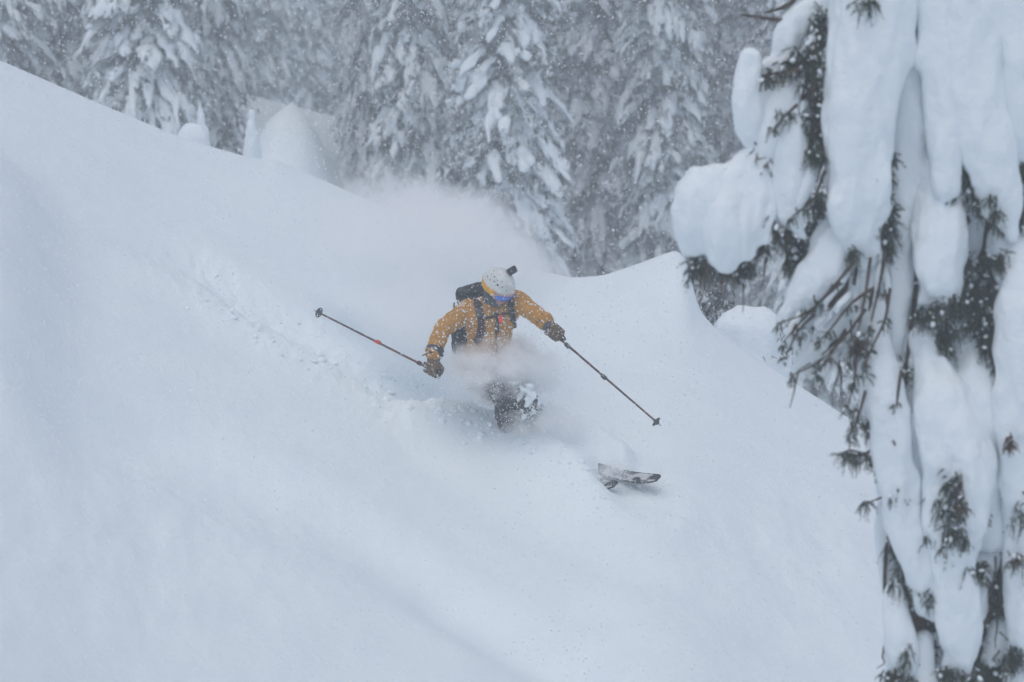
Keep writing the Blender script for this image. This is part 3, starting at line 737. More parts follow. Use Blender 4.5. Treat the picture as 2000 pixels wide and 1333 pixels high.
def cuff(w0, w1, r0, r1, g, strap=True):
    d = (w1 - w0)
    V, F = tube([w0, w0 + d * .35, w0 + d * .7, w1], [r0 * 1.04, r0 * .98, r1, r1 * .9], 20, 16)
    mk("cuff", *cloth(V, F, .004, 30, 5), BLACK, g)
    c = w0 + d * .75
    if strap: mk("wrist_strap", *tube([c, c + d * .12], [r1 * 1.08, r1 * 1.06], 18, 4), GREYCLOTH, g)
cuff(wrR + (elR - wrR) * .06, K(846, 709, -.26), .068, .046, gl1)
cuff(wrL + (elL - wrL) * .02, K(1073, 640, -.51), .062, .046, gl2)
mk("pull_tab", *tube([K(838, 695, -.28), K(830, 693, -.29), K(825, 695, -.29)], [.006, .005, .004], 7), BLACK, gl1)
def pole(grip, tip, label, lock_at, lock_mat, basket=True):
    ax = (grip - tip).normalized(); L = (grip - tip).length
    o = empty("ski_pole", tip, label, "ski pole", "the skier's two poles")
    top = grip + ax * .055; e = ax.orthogonal().normalized()
    mk("shaft", *tube([grip - ax * .05, tip + ax * (L * .5), tip + ax * .045], [.0092, .0085, .0072], 12, 14, caps=True), SHAFT, o)
    mk("grip", *tube([grip - ax * .075, grip - ax * .06, grip, top, top + ax * .02], [.011, .0145, .0155, .0165, .013], 14, 16), BLACK, o)
    for f in lock_at:
        c = grip - ax * L * f
        lk = mk("length_lock", *tube([c - ax * .022, c - ax * .018, c + ax * .018, c + ax * .022], [.010, .0135, .0135, .010], 12, 10), lock_mat if f == lock_at[-1] else BLACK, o)
        mk("lever", *hull([(c + e * .014 + ax * .018, .006), (c + e * .018 - ax * .016, .005)]), lock_mat, lk)
    b = tip + ax * .055; e2 = ax.cross(e)
    if basket:
        bk = mk("basket", *join([tube([b - ax * .004, b + ax * .004], [.022, .018], 16, 4), tube([b, b + ax * .02], [.014, .010], 10, 4)]), GREYCLOTH, o)
        for q in range(6):
            dv = e * math.cos(q * 1.047) + e2 * math.sin(q * 1.047)
            mk("basket_spoke", *hull([(b + dv * .02, .005), (b + dv * .036, .0055)]), BLACK, bk)
        ring = [b + (e * math.cos(t) + e2 * math.sin(t)) * .037 for t in np.linspace(0, 6.283, 25)]
        mk("basket_rim", *tube(ring, [.004] * 25, 6, 50, caps=False), GREYCLOTH, bk)
    mk("tip", *tube([tip + ax * .05, tip + ax * .01, tip], [.006, .0045, .002], 8, 8), STEEL, o)
    st = [top, top + e2 * .03 - ax * .02, grip + e2 * .055 - ax * .05, grip + e2 * .03 - ax * .085, grip + e2 * .012 - ax * .02]
    mk("wrist_loop", *tube(st, [.006] * 5, 8, 24, flat=.4), BLACK, o)
    return o
pole(gripR, tipR, "ski pole with a red lock trailing uphill from the skier's glove on the left", [.115, .46], REDMET)
pole(gripL, tipL, "dark ski pole held out to the right, basket clear of the snow", [.12, .46], BLACK)
mk("clip_ring", *tube([gripR + Vector((.045 + .012 * math.cos(t), -.03, -.03 + .03 * math.sin(t))) for t in np.linspace(0, 6.283, 17)], [.0035] * 17, 6, 34, caps=False), STEEL, gl1)

# ------------------------------------------------------------------ backpack
bp = empty("backpack", K(925, 670, .22), "black backpack with maroon shoulder straps worn by the skier", "backpack")
bv, bf = fuse([hull([(K(925, 588, .14), (.115, .09, .06)), (K(922, 635, .19), (.14, .10, .10)), (K(918, 668, .24), (.13, .10, .06))]), hull([(K(905, 574, .12), .045), (K(938, 566, .10), .045), (K(920, 600, .2), .10)])], .010, 3)
pk = mk("pack_body", *cloth(bv, bf, .010, 9, 4.4), BLACK, bp)
mk("top_lid", *cloth(*fuse([hull([(K(900, 572, .10), .040), (K(938, 562, .06), .042), (K(902, 580, .24), .045), (K(940, 574, .22), .045)])], .008, 2), .006, 14, 2), BLACK, bp)
mk("side_pocket", *cloth(*fuse([hull([(K(893, 650, .12), .045), (K(905, 678, .16), .055), (K(895, 680, .2), .05)])], .008, 2), .006, 14, 6), PANTS, bp)
mk("side_strap", *tube([K(887, 592, .02), K(886, 630, .05), K(888, 672, .08)], [.006] * 3, 8, 12, flat=.5), BLACK, bp)
def J(px, py, off=.006):
    for r in (0, 4, 8, 14):
        for dx, dy in ((0, 0), (-r, 0), (r, 0), (0, r), (0, -r)):
            h = on_jacket(px + dx, py + dy, off)
            if h is not None: return h
    return None
sR = ribbon([K(931, 580, .02), J(934, 592), J(937, 606), J(940, 622), J(941, 640), J(938, 655), J(930, 668), K(918, 672, .06)], .062, .018, MAROON, "shoulder_strap", bp, 40)
ribbon([J(930, 590, .014), J(934, 604, .014), J(938, 618, .014)], .05, .012, GREYCLOTH, "strap_pad", sR)
sL = ribbon([K(1004, 578, .03), J(1000, 590), J(998, 602), J(1000, 615), J(1002, 628), K(1003, 640, .05)], .050, .018, BLACK, "shoulder_strap", bp, 40)
ribbon([J(947, 622, .01), J(958, 620, .014), J(972, 616, .016), J(986, 614, .014), J(998, 612, .01)], .018, .006, BLACK, "chest_strap", bp)
ribbon([J(969, 612, .016), J(971, 624, .018), J(972, 636, .018), J(972, 650, .016)], .022, .006, BLACK, "drink_hose", bp)
wc = J(978, 623, .024)
mk("whistle_buckle", *hull([(wc + Vector((-.006, 0, .022)), .011), (wc + Vector((.008, 0, -.022)), .012), (wc + Vector((-.006, 0, -.02)), .011)]), ORANGE, bp)
# ------------------------------------------------------------------ the near tree on the right
DT = 19.0; TS = DT / FPX
def T(px, py, dd=0.0): return P(px, py, DT + dd)
gz = float(terrain(np.array(1960.0), np.array(DT + .5)))
tb = T(1960, 900, .55); tree_base = Vector((tb.x, tb.y, gz - .2))
near_tree = empty("snow_laden_fir", tree_base, "big near fir on the right, boughs buried under thick hanging snow slabs", "fir tree")
ttop = T(1925, -1500, .55)
mk("trunk", *tube([tree_base - Vector((0, 0, .4)), Vector((tb.x, tb.y, (tree_base.z + ttop.z) / 2)), ttop], [.24, .17, .03], 16, 40), BARK, near_tree)
rgT = np.random.default_rng(11)
def snow_shape(V, F, amp=1.0):
    N = normals(V, F)
    w = .050 * fbm(V * np.array([4.2, 4.2, 1.7]) + 2.2, 3) + .020 * fbm(V * np.array([11, 11, 6.0]) + 7, 2)
    return V + N * (amp * w)[:, None], F
def lumps(pts, rg):
    """uneven bulges along the flanks and the ragged foot of a slab"""
    out = []; m = len(pts)
    C = catmull(np.array([[p[0], p[1], p[2], p[3] if len(p) > 3 else 0] for p in pts], float), 40)
    L = np.hypot(*(np.diff(C[:, :2], axis=0).T)).sum()
    for k in range(int(4 + L / 42)):
        c = C[int(rg.integers(4, 40))]; r = max(c[2], 6); sd_ = rg.choice((-1, 1)); q = r * rg.uniform(.30, .55)
        p = T(c[0] + sd_ * (r - q * rg.uniform(.6, 1.0)), c[1] + rg.uniform(-.3, .6) * r, c[3] - rg.uniform(-.3, .3) * r * TS)
        V, F = swarm([A(p)], np.array([[q * TS * rg.uniform(.8, 1.1), q * TS, q * TS * rg.uniform(1.1, 2.6)]]), ICO[2]); out.append((V, F))
    e = C[-1]; r = max(C[-6][2], 7)
    for k in range(int(rg.integers(2, 5))):
        q = r * rg.uniform(.30, .5); p = T(e[0] + rg.uniform(-.8, .8) * r, e[1] + rg.uniform(-.7, .8) * r, e[3] - rg.uniform(-.2, .2) * r * TS)
        V, F = swarm([A(p)], np.array([[q * TS, q * TS, q * TS * rg.uniform(1.0, 2.0)]]), ICO[2]); out.append((V, F))
    return out
def slab(pts, flat=.75, amp=1.0, name="snow_slab", seg=28, mat=SNOW_T):
    """pts: (px, py, half width in px, depth offset)"""
    W = [T(p[0], p[1], p[3] if len(p) > 3 else 0) for p in pts]
    V, F = tube(W, [p[2] * TS for p in pts], seg, 14 * len(pts), flat=flat)
    mr = max(p[2] for p in pts)
    V, F = fuse([(V, F)] + lumps(pts, rgT), .016 if mr > 25 else .009, 16 if mr > 25 else 8, .6)
    return mk(name, *snow_shape(V, F, amp), mat, near_tree)
def slabs(lists, voxel=.014, amp=1.0, flat=.8, name="snow_slab"):
    ps = []
    for pts in lists:
        ps.append(tube([T(p[0], p[1], p[3] if len(p) > 3 else 0) for p in pts], [p[2] * TS for p in pts], 20, 10 * len(pts), flat=flat))
    V, F = fuse(ps, voxel, 6)
    return mk(name, *snow_shape(V, F, amp), SNOW_T, near_tree)
# back layer: snow deep in the tree, so that gaps between slabs are shaded snow, not holes
slab([(1760, -300, 150, .55), (1770, 0, 120, .5), (1745, 250, 70, .5), (1760, 420, 60, .5), (1790, 620, 50, .5)], .6)
slab([(1930, -300, 120, .6), (1930, 0, 110, .55), (1925, 240, 80, .5), (1935, 480, 60, .55)], .6)
slab([(2080, -200, 110, .4), (2060, 150, 100, .4), (2050, 420, 90, .45), (2040, 700, 90, .5), (2050, 1000, 95, .5), (2050, 1330, 110, .5), (2060, 1600, 120, .5)], .7)
slab([(1850, 620, 60, .5), (1850, 800, 80, .5), (1850, 950, 70, .5), (1860, 1120, 45, .5)], .6)
slab([(1760, 880, 36, .45), (1765, 1000, 45, .45), (1785, 1150, 50, .45), (1790, 1300, 60, .45), (1800, 1450, 80, .45)], .6)
slab([(1930, 1080, 50, .6), (1940, 1300, 60, .6), (1940, 1500, 80, .6)], .6)
# the tall upper slabs
slab([(1712, -260, 95), (1702, -60, 84), (1690, 90, 84, -.05), (1678, 220, 75, -.08), (1672, 330, 66, -.10), (1672, 410, 54, -.1), (1684, 470, 38, -.08), (1700, 505, 20, -.05)], .8, 1.2)
slab([(1790, -260, 80, .15), (1785, 0, 66, .12), (1775, 180, 52, .1), (1768, 350, 42, .08), (1757, 480, 34, .06), (1752, 600, 28, .05), (1748, 690, 18, .05)], .8, 1.0)
slab([(1835, -200, 62, .0), (1838, 40, 50, -.02), (1842, 200, 38, -.05), (1844, 300, 34, -.07), (1842, 362, 30, -.07)], .8, .8)
slab([(1915, -260, 80, -.02), (1912, -20, 68, -.05), (1908, 130, 55, -.06), (1922, 260, 50, -.08), (1948, 350, 44, -.08), (1962, 420, 32, -.06)], .85, 1.1)
slab([(2030, -260, 100, -.02), (2020, 0, 78, -.05), (2012, 150, 60, -.06), (2006, 250, 42, -.04), (1996, 292, 22, -.03)], .85, 1.0)
slab([(1830, 300, 48, .15), (1832, 420, 58, .0), (1832, 500, 58, -.05), (1828, 555, 50, -.08), (1815, 580, 26, -.06)], .7, 1.0)
slab([(1975, 470, 50, .1), (2000, 520, 55, .0), (2040, 560, 50, .0)], .7)
slab([(2000, 545, 45, -.05), (1992, 640, 50, -.10), (1990, 780, 50, -.10), (1992, 900, 46, -.08), (2000, 1030, 42, -.06), (2005, 1140, 40, -.05), (2000, 1240, 34, -.04)], .8, 1.0)
# middle and lower columns
slab([(1800, 660, 26, .0), (1812, 720, 36, -.06), (1850, 800, 58, -.10), (1868, 890, 75, -.14), (1870, 980, 66, -.14), (1862, 1080, 50, -.12), (1870, 1180, 44, -.10), (1878, 1260, 36, -.08), (1872, 1310, 26, -.06)], .75, 1.2)
slab([(1900, 660, 34, .1), (1905, 760, 44, .0), (1912, 860, 42, -.04), (1920, 960, 36, -.04), (1930, 1050, 30, .0)], .75, .9)
slab([(1722, 560, 14, .0), (1716, 650, 26, -.04), (1722, 740, 40, -.08), (1738, 830, 46, -.10), (1752, 920, 44, -.10), (1772, 1020, 38, -.08), (1800, 1110, 36, -.08), (1808, 1190, 24, -.05)], .75, 1.0)
slab([(1736, 950, 16, .15), (1728, 1020, 22, .12), (1738, 1100, 24, .12), (1740, 1150, 20, .12)], .8, .7)
slab([(1745, 1150, 22, -.02), (1752, 1220, 34, -.06), (1765, 1280, 36, -.06), (1760, 1330, 28, -.04)], .8, .8)
slab([(1800, 1250, 26, .0), (1798, 1330, 34, -.02), (1800, 1450, 50, .0), (1800, 1560, 60, .0)], .8, .8)
slab([(1930, 1090, 22, .05), (1912, 1130, 26, .0), (1905, 1190, 22, .0)], .8, .7)
slab([(1955, 1230, 22, .1), (1935, 1290, 18, .08)], .8, .6)
slab([(1895, 1400, 60, .0), (1900, 1550, 90, .0), (1890, 1700, 90, .0)], .8)
slab([(1985, 1300, 26, .1), (1985, 1400, 40, .0), (2000, 1560, 60, .0)], .8)
# left side: pillows and lobes
slabs([[(1466, 118, 27, .0), (1461, 180, 32, -.02), (1464, 235, 30, -.02), (1470, 270, 22, .0)],
       [(1502, 128, 20, .07), (1499, 190, 24, .05), (1494, 250, 26, .04), (1486, 288, 20, .03)],
       [(1530, 105, 26, .09), (1520, 180, 28, .07), (1512, 250, 26, .06)]], .012, .9)
slab([(1650, -60, 40, .15), (1600, 10, 36, .12), (1548, 60, 34, .1), (1530, 120, 30, .1), (1522, 180, 26, .1), (1512, 240, 24, .1)], .8, .8)
slab([(1545, 150, 26, .05), (1530, 200, 32, .0), (1512, 255, 34, -.02), (1500, 300, 30, .0)], .8, .8)
slabs([[(1545, 215, 24, .1), (1508, 285, 36, .05), (1462, 345, 46, .0), (1410, 372, 56, -.02), (1365, 395, 56, -.05)],
       [(1372, 380, 56, -.04), (1352, 420, 48, -.06), (1346, 450, 40, -.06), (1350, 478, 28, -.05)],
       [(1385, 400, 48, -.05), (1384, 440, 40, -.06), (1388, 470, 28, -.06)],
       [(1430, 380, 50, -.05), (1418, 440, 46, -.10), (1420, 490, 38, -.11), (1424, 515, 26, -.10)],
       [(1455, 390, 44, -.05), (1452, 450, 38, -.10), (1456, 490, 28, -.10)],
       [(1484, 350, 36, -.03), (1484, 420, 38, -.08), (1488, 462, 26, -.08)],
       [(1502, 330, 28, .0), (1512, 395, 26, -.02), (1522, 440, 16, -.02)]], .012, 1.0)
slab([(1548, 240, 22, -.05), (1545, 300, 34, -.08), (1540, 370, 34, -.08), (1552, 430, 28, -.06), (1565, 462, 16, -.04)], .75, .8)
slab([(1602, 300, 10, -.08), (1585, 345, 16, -.1), (1565, 385, 16, -.1), (1550, 415, 9, -.1)], .8, .5)
slab([(1652, 455, 36, -.02), (1620, 500, 40, -.05), (1582, 545, 40, -.06), (1555, 590, 26, -.05), (1538, 618, 12, -.05)], .75, .9)
slab([(1628, 440, 26, .05), (1606, 470, 24, .02), (1592, 500, 16, .0)], .8, .6)
slab([(1690, 575, 12, .02), (1655, 615, 17, .0), (1610, 660, 18, -.02), (1572, 697, 15, -.03), (1548, 722, 7, -.03)], .8, .4)
slab([(1618, 570, 10, .1), (1580, 625, 15, .08), (1548, 662, 11, .08), (1532, 680, 5, .08)], .8, .4)
slab([(1668, 640, 6, .05), (1650, 680, 9, .05), (1622, 715, 8, .05), (1602, 735, 5, .05)], .8, .3)
for a in ([(1672, 500, 9), (1668, 560, 12), (1670, 620, 11), (1668, 690, 6)], [(1690, 490, 10), (1688, 560, 14), (1690, 640, 12), (1682, 700, 7)], [(1712, 470, 9), (1714, 540, 13), (1704, 610, 12), (1698, 680, 8)], [(1700, 700, 8), (1690, 760, 12), (1684, 820, 8)], [(1786, 690, 9), (1778, 750, 12), (1782, 800, 8)]):
    slab([(x, y, r, .0 - .01 * i_) for i_, (x, y, r) in enumerate(a)], .8, .35)
TWS = []
# boughs: dark wood showing under and between the slabs
def bough(pts, r0, r1, name="bough", mat=BARK):
    return mk(name, *tube([T(*p) for p in pts], np.linspace(r0, r1, len(pts)), 8, 8 * len(pts)), mat, near_tree)
for pts, r0, r1 in (([(1900, 430, .5), (1700, 470, .1), (1660, 510, -.02), (1600, 575, -.04), (1520, 622, -.05)], .04, .008),
                    ([(1880, 520, .5), (1720, 560, .1), (1664, 632, .02), (1600, 692, .0), (1545, 730, -.02)], .035, .007),
                    ([(1900, 380, .5), (1700, 520, .2), (1640, 575, .1), (1590, 640, .08), (1535, 690, .08)], .03, .006),
                    ([(1900, 150, .5), (1650, 230, .2), (1604, 310, -.06), (1575, 385, -.08), (1545, 420, -.08)], .035, .009),
                    ([(1900, -60, .5), (1680, -40, .2), (1600, 20, .12), (1545, 40, .1), (1450, 30, .08)], .03, .006),
                    ([(1880, -100, .5), (1600, -30, .2), (1540, 10, .1), (1495, 25, .1)], .025, .005),
                    ([(1620, 80, .2), (1560, 125, .05), (1528, 140, .0), (1492, 150, .0)], .014, .007),
                    ([(1600, 170, .2), (1555, 200, .0), (1540, 215, -.02), (1515, 240, -.03)], .013, .006),
                    ([(1700, 440, .1), (1672, 530, -.02), (1664, 620, -.02), (1660, 700, -.02)], .014, .004),
                    ([(1722, 470, .1), (1706, 560, -.03), (1692, 640, -.03), (1684, 700, -.03)], .012, .004),
                    ([(1735, 500, .1), (1730, 590, -.02), (1716, 660, -.03), (1700, 720, -.03)], .012, .004),
                    ([(1790, 560, .1), (1772, 700, .0), (1762, 780, -.02), (1748, 848, -.03)], .014, .005),
                    ([(1800, 640, .1), (1798, 740, .0), (1786, 790, .0), (1762, 840, .0)], .010, .004),
                    ([(1945, 560, .3), (1944, 700, .0), (1946, 780, -.02), (1950, 900, .0), (1952, 960, .05)], .016, .005),
                    ([(1890, 250, .4), (1895, 330, .0), (1912, 390, -.04), (1930, 432, -.04), (1970, 440, -.02)], .013, .008),
                    ([(1600, 290, .2), (1585, 320, .0), (1570, 370, -.1), (1548, 414, -.1)], .010, .007),
                    ([(1740, 800, .1), (1700, 850, .0), (1672, 800, .0), (1664, 838, .0)], .010, .003),
                    ([(1760, 860, .2), (1715, 870, .0), (1690, 886, -.02), (1660, 880, -.03), (1636, 890, -.03)], .012, .003),
                    ([(1745, 960, .2), (1715, 975, .0), (1680, 988, -.02)], .008, .003),
                    ([(1735, 1010, .1), (1728, 1150, .05), (1745, 1190, .0), (1775, 1205, .0)], .010, .008)):
    bough(pts, r0, r1)
# bare slanting twigs under the left boughs
for a in ([(1668, 505), (1630, 552), (1580, 602), (1522, 626)], [(1640, 548), (1600, 585), (1560, 628), (1530, 662)], [(1690, 600), (1650, 652), (1600, 700), (1546, 728)], [(1650, 640), (1620, 690), (1590, 725)], [(1700, 500), (1690, 570), (1676, 640), (1660, 700)], [(1728, 490), (1716, 560), (1700, 630), (1690, 700)],
          [(1738, 560), (1728, 620), (1700, 680), (1684, 730)], [(1610, 330), (1595, 370), (1570, 400), (1546, 418)], [(1700, 560), (1660, 590), (1620, 640), (1600, 660)], [(1672, 690), (1668, 740), (1655, 790)], [(1760, 720), (1752, 780), (1746, 850)], [(1690, 760), (1676, 810), (1662, 842)], [(1590, 610), (1560, 640), (1535, 690)], [(1560, 130), (1530, 138), (1496, 152)], [(1556, 200), (1536, 218), (1512, 244)]):
    bough([(x, y + 6, -.15 - .01 * i_) for i_, (x, y) in enumerate(a)], .009, .003, "twig", BARK)
    for (x, y) in a[1:]: TWS.append((x, y + 8, 14, 7, -.15, 5))
# fine hanging twigs, some of them snow-coated
for k in range(84):
    bx_ = [(1520, 450, 1700, 740), (1660, 480, 1735, 700), (1350, 480, 1500, 520), (1540, 560, 1680, 740), (1725, 1100, 1800, 1290), (1880, 1080, 1980, 1300), (1570, 20, 1612, 300)][k % 7]
    x0, y0 = rgT.uniform(bx_[0], bx_[2]), rgT.uniform(bx_[1], bx_[3]); L = rgT.uniform(30, 95); lean = rgT.uniform(-.75, .15) if k % 7 in (0, 3) else rgT.uniform(-.3, .15); dd = rgT.uniform(-.12, .04)
    pts = [(x0, y0, dd + .1), (x0 + lean * L * .4, y0 + L * .35, dd), (x0 + lean * L * .8 + rgT.normal(0, 4), y0 + L * .7, dd - .02), (x0 + lean * L + rgT.normal(0, 6), y0 + L, dd - .02)]
    bough(pts, .006, .002, "twig", BARK if k % 3 else LICHEN)
    if k % 7 in (0, 1, 3) and k % 3: slab([(p[0] - 2, p[1] - 4, r_, p[2] - .01) for p, r_ in zip(pts, (4, 8, 8, 3))], .8, .25)
# needle sprays
SCRAPS = []
def spray(px, py, rx, ry, dd, n, name="needle_spray", hang=.9, tw=.10, mat=NEEDLE, seed=None):
    rg = np.random.default_rng(int(px * 7 + py) if seed is None else seed); n = int(n * 1.5); tw = tw * .72
    a = rg.normal(0, .48, (n, 2)); a = np.clip(a, -1.1, 1.1)
    c = np.array([A(T(px + rx * q[0], py + ry * q[1], dd + rg.uniform(-.06, .06))) for q in a])
    d = rg.normal(0, .55, (n, 3)); d[:, 2] -= hang; d /= np.linalg.norm(d, axis=1)[:, None]
    L = tw * rg.uniform(.5, 1.2, n)
    Vs, Fs = [], []
    m = 11
    s = np.linspace(0, 1, m)
    for k in range(n):
        pts = c[k] + d[k] * (L[k] * s)[:, None] + np.array([0, 0, -.25]) * (L[k] * s ** 2)[:, None]
        Vs.append(pts)
    Pt = np.stack(Vs)                                            # n, m, 3
    base = np.repeat(Pt.reshape(-1, 3), 4, 0); dirs = np.repeat(np.repeat(d, m, 0), 4, 0)
    nd = rg.normal(size=base.shape); nd -= dirs * (nd * dirs).sum(1)[:, None]; nd /= np.linalg.norm(nd, axis=1)[:, None]
    nd = nd + dirs * .7; nd /= np.linalg.norm(nd, axis=1)[:, None]
    ln = rg.uniform(.009, .016, len(base))[:, None]; sd_ = np.cross(nd, rg.normal(size=nd.shape)); sd_ /= np.linalg.norm(sd_, axis=1)[:, None]
    V1 = np.stack([base - sd_ * .0018, base + sd_ * .0018, base + nd * ln], 1).reshape(-1, 3)
    F1 = np.arange(len(V1)).reshape(-1, 3)
    for q in np.nonzero(rg.random(n) < .13)[0]: SCRAPS.append((Pt[q, int(rg.integers(2, 9))] + [0, -.012, .008], rg.uniform(.004, .011)))
    # the twig itself
    tV, tF = swarm(c + d * L[:, None] * .5, np.stack([L * .55, np.full(n, .0028), np.full(n, .0028)], -1), OCT, frames(d))
    o_ = mk(name, *join([(V1, F1), (tV, tF)]), mat, near_tree, False); o_["kind"] = "stuff"
    return o_
for a in ((1600, 50, 20, 45, .02, 60), (1588, 130, 24, 40, .0, 70), (1600, 190, 16, 40, -.02, 50), (1590, 245, 20, 45, -.02, 60), (1560, 110, 22, 18, .0, 30), (1592, 295, 16, 14, -.12, 34),
          (1540, 128, 18, 8, -.02, 24), (1508, 146, 16, 7, -.02, 20), (1532, 225, 22, 18, -.05, 26), (1470, 288, 22, 10, .0, 18), (1498, 320, 8, 10, -.05, 8),
          (1362, 505, 16, 26, -.02, 40), (1352, 530, 8, 12, -.02, 12), (1440, 512, 10, 22, .0, 22), (1424, 528, 24, 14, -.02, 24), (1462, 520, 14, 20, .0, 22), (1486, 478, 16, 14, .0, 36),
          (1510, 428, 8, 20, -.04, 24), (1532, 450, 16, 12, -.02, 44), (1560, 480, 24, 24, .1, 70), (1588, 450, 14, 24, .1, 36), (1600, 400, 12, 24, .1, 40), (1545, 505, 12, 20, .05, 40), (1575, 360, 10, 30, .0, 26),
          (1730, 340, 14, 34, .0, 60), (1738, 400, 14, 34, .0, 50), (1745, 300, 8, 14, .0, 14), (1712, 440, 22, 14, -.05, 44), (1725, 480, 14, 26, -.02, 40), (1665, 490, 12, 12, -.14, 24), (1740, 450, 8, 30, .0, 26),
          (1860, 205, 6, 30, .05, 10), (1884, 300, 16, 28, .0, 60), (1896, 345, 16, 30, -.02, 60), (1910, 385, 12, 24, -.04, 40), (1938, 385, 10, 14, -.16, 12), (1945, 415, 12, 18, -.14, 20), (1975, 432, 26, 12, .0, 60), (1996, 320, 8, 24, .0, 40), (2010, 400, 20, 40, .1, 60), (1855, 385, 16, 14, -.05, 12),
          (1895, 520, 8, 30, .05, 24), (1950, 505, 18, 16, -.05, 40), (1925, 520, 22, 34, .1, 60), (1860, 590, 34, 20, -.06, 70), (1825, 608, 26, 18, -.08, 46), (1790, 612, 8, 12, -.1, 18), (1905, 600, 36, 44, .02, 150), (1928, 660, 18, 36, .0, 70), (1850, 650, 18, 38, -.02, 60), (1830, 680, 12, 24, -.02, 24), (1880, 560, 24, 30, .05, 60),
          (1944, 730, 6, 34, .0, 40), (1946, 810, 7, 26, .0, 40), (1765, 722, 14, 8, -.05, 22), (1758, 770, 6, 40, .0, 24), (1676, 672, 10, 14, -.06, 30),
          (1700, 830, 14, 12, -.02, 22), (1712, 845, 12, 10, -.02, 22), (1680, 890, 34, 5, -.02, 22), (1655, 886, 20, 5, -.03, 18), (1690, 982, 14, 4, -.02, 8), (1712, 895, 10, 22, -.02, 26), (1665, 830, 8, 12, .0, 8), (1752, 964, 12, 8, -.12, 14),
          (1862, 940, 20, 24, -.25, 60), (1868, 985, 22, 34, -.24, 70), (1835, 985, 10, 20, -.2, 18), (1855, 1035, 16, 24, -.2, 34), (1880, 1030, 12, 26, -.18, 26), (1842, 1070, 8, 16, -.16, 12), (1888, 1055, 8, 10, -.18, 12),
          (1755, 1055, 20, 18, .0, 60), (1768, 1080, 12, 26, .0, 50), (1770, 1130, 12, 28, .05, 60), (1780, 1145, 22, 10, -.05, 36), (1792, 1175, 12, 34, .05, 60), (1815, 1160, 10, 26, -.08, 24), (1742, 1140, 8, 6, -.08, 8), (1805, 1225, 26, 34, .12, 110), (1810, 1260, 12, 20, .1, 40),
          (1918, 1110, 16, 24, -.04, 50), (1935, 1125, 34, 30, .15, 120), (1945, 1190, 30, 50, .15, 150), (1930, 1260, 26, 40, .2, 90), (1955, 1150, 16, 40, .05, 60), (1890, 1110, 8, 10, -.1, 12), (1898, 1250, 10, 26, -.02, 30), (1945, 1310, 24, 30, .1, 90), (1905, 1300, 18, 18, .0, 40),
          (1990, 1000, 16, 30, -.12, 22), (1985, 1090, 16, 20, -.1, 16), (1980, 1280, 20, 30, .0, 50), (1770, 1275, 10, 16, -.12, 22), (1745, 1318, 20, 14, -.1, 60), (1780, 1325, 10, 14, -.1, 24), (1850, 1312, 20, 10, -.12, 44), (1885, 1318, 22, 10, -.1, 44), (1810, 1055, 8, 8, -.14, 8),
          (1700, 2, 14, 14, -.22, 20), (1675, 4, 10, 20, -.2, 8), (1900, 1420, 60, 60, .2, 120), (1760, 1420, 50, 60, .2, 90), (2080, 600, 50, 200, .4, 160), (2080, 1100, 50, 200, .4, 160)):
    spray(*a)
for a in TWS: spray(*a, tw=.06)
for a in ((1680, 668, 8, 12, -.09, 26), (1970, 860, 6, 14, -.22, 22), (1920, 1005, 9, 10, -.16, 20), (1985, 1085, 8, 8, -.14, 12), (1793, 1200, 8, 26, .0, 18), (1878, 975, 8, 26, -.30, 18), (1598, 250, 6, 12, -.06, 8), (1530, 455, 6, 6, -.06, 8)):
    spray(*a, name="dead_twigs", mat=LICHEN, tw=.07)
# snow scraps caught in the needles
C = np.array([q[0] for q in SCRAPS]); S = np.array([q[1] for q in SCRAPS])[:, None] * rgT.uniform(.5, 2.0, (len(SCRAPS), 3))
V, F = swarm(C, S, ICO[1], frames(rgT.normal(size=(len(C), 3)))); V = V + .010 * np.stack([perlin(V * 30), perlin(V * 30 + 9), perlin(V * 30 + 19)], -1)
so = mk("snow_scraps", V, F, SNOW_T, near_tree); so["kind"] = "stuff"
# the crown above the frame and the skirts below it: simple drooping slabs round the trunk
for k in range(64):
    an = k * 2.4; top_h = k < 44; up_ = (k % 44) / 44 if top_h else (k - 44) / 20
    z0 = (ttop.z + .05 - up_ * 2.5) if top_h else (tree_base.z + .6 + up_ * 2.6)
    L = (.12 + .75 * up_) if top_h else 1.2 - .1 * up_
    c0 = Vector((tb.x, tb.y, z0)); dv = Vector((math.cos(an), math.sin(an), 0))
    if dv.x < -.2 and not top_h: L *= .7
    fz = (.45 + .55 * up_) if top_h else 1
    V, F = tube([c0 + dv * L * .12, c0 + dv * L * .7 - Vector((0, 0, L * .35)), c0 + dv * L - Vector((0, 0, L * 1.0))], [.10 * fz, .19 * fz, .12 * fz], 14, 16, flat=.8, view=tuple(dv))
    mk("snow_slab", *snow_shape(V, F, 1.2), SNOW_T, near_tree)
# ------------------------------------------------------------------ shrubs on the right rim
sh, c, s = mound(1466, 658, 35.4, 78, 60, "snow-capped shrub on the ridge under the near tree's slanting branches", "shrub", "shrub")
def twigs(parent, box, n, d, mat, L=.10, seed=1, up=.2):
    rg = np.random.default_rng(seed); s = d / FPX
    Vs = []
    for k in range(n):
        p = A(P(rg.uniform(box[0], box[2]), rg.uniform(box[1], box[3]), d + rg.uniform(-.1, .1)))
        dr = rg.normal(0, 1, 3); dr[2] = dr[2] * .6 - up; dr /= np.linalg.norm(dr)
        l = L * rg.uniform(.5, 1.3)
        Vs.append(tube([p, p + dr * l * .5 + [0, 0, .01], p + dr * l], [.005, .004, .002], 5, 5, caps=False))
    o = mk("twigs", *join(Vs), mat, parent)
    return o
twigs(sh, (1478, 650, 1528, 706), 40, 35.2, LICHEN, .10, 3)
yf = empty("young_fir", P(1388, 700, 36.0), "small frosted fir poking up behind the rounded snow hump", "young fir")
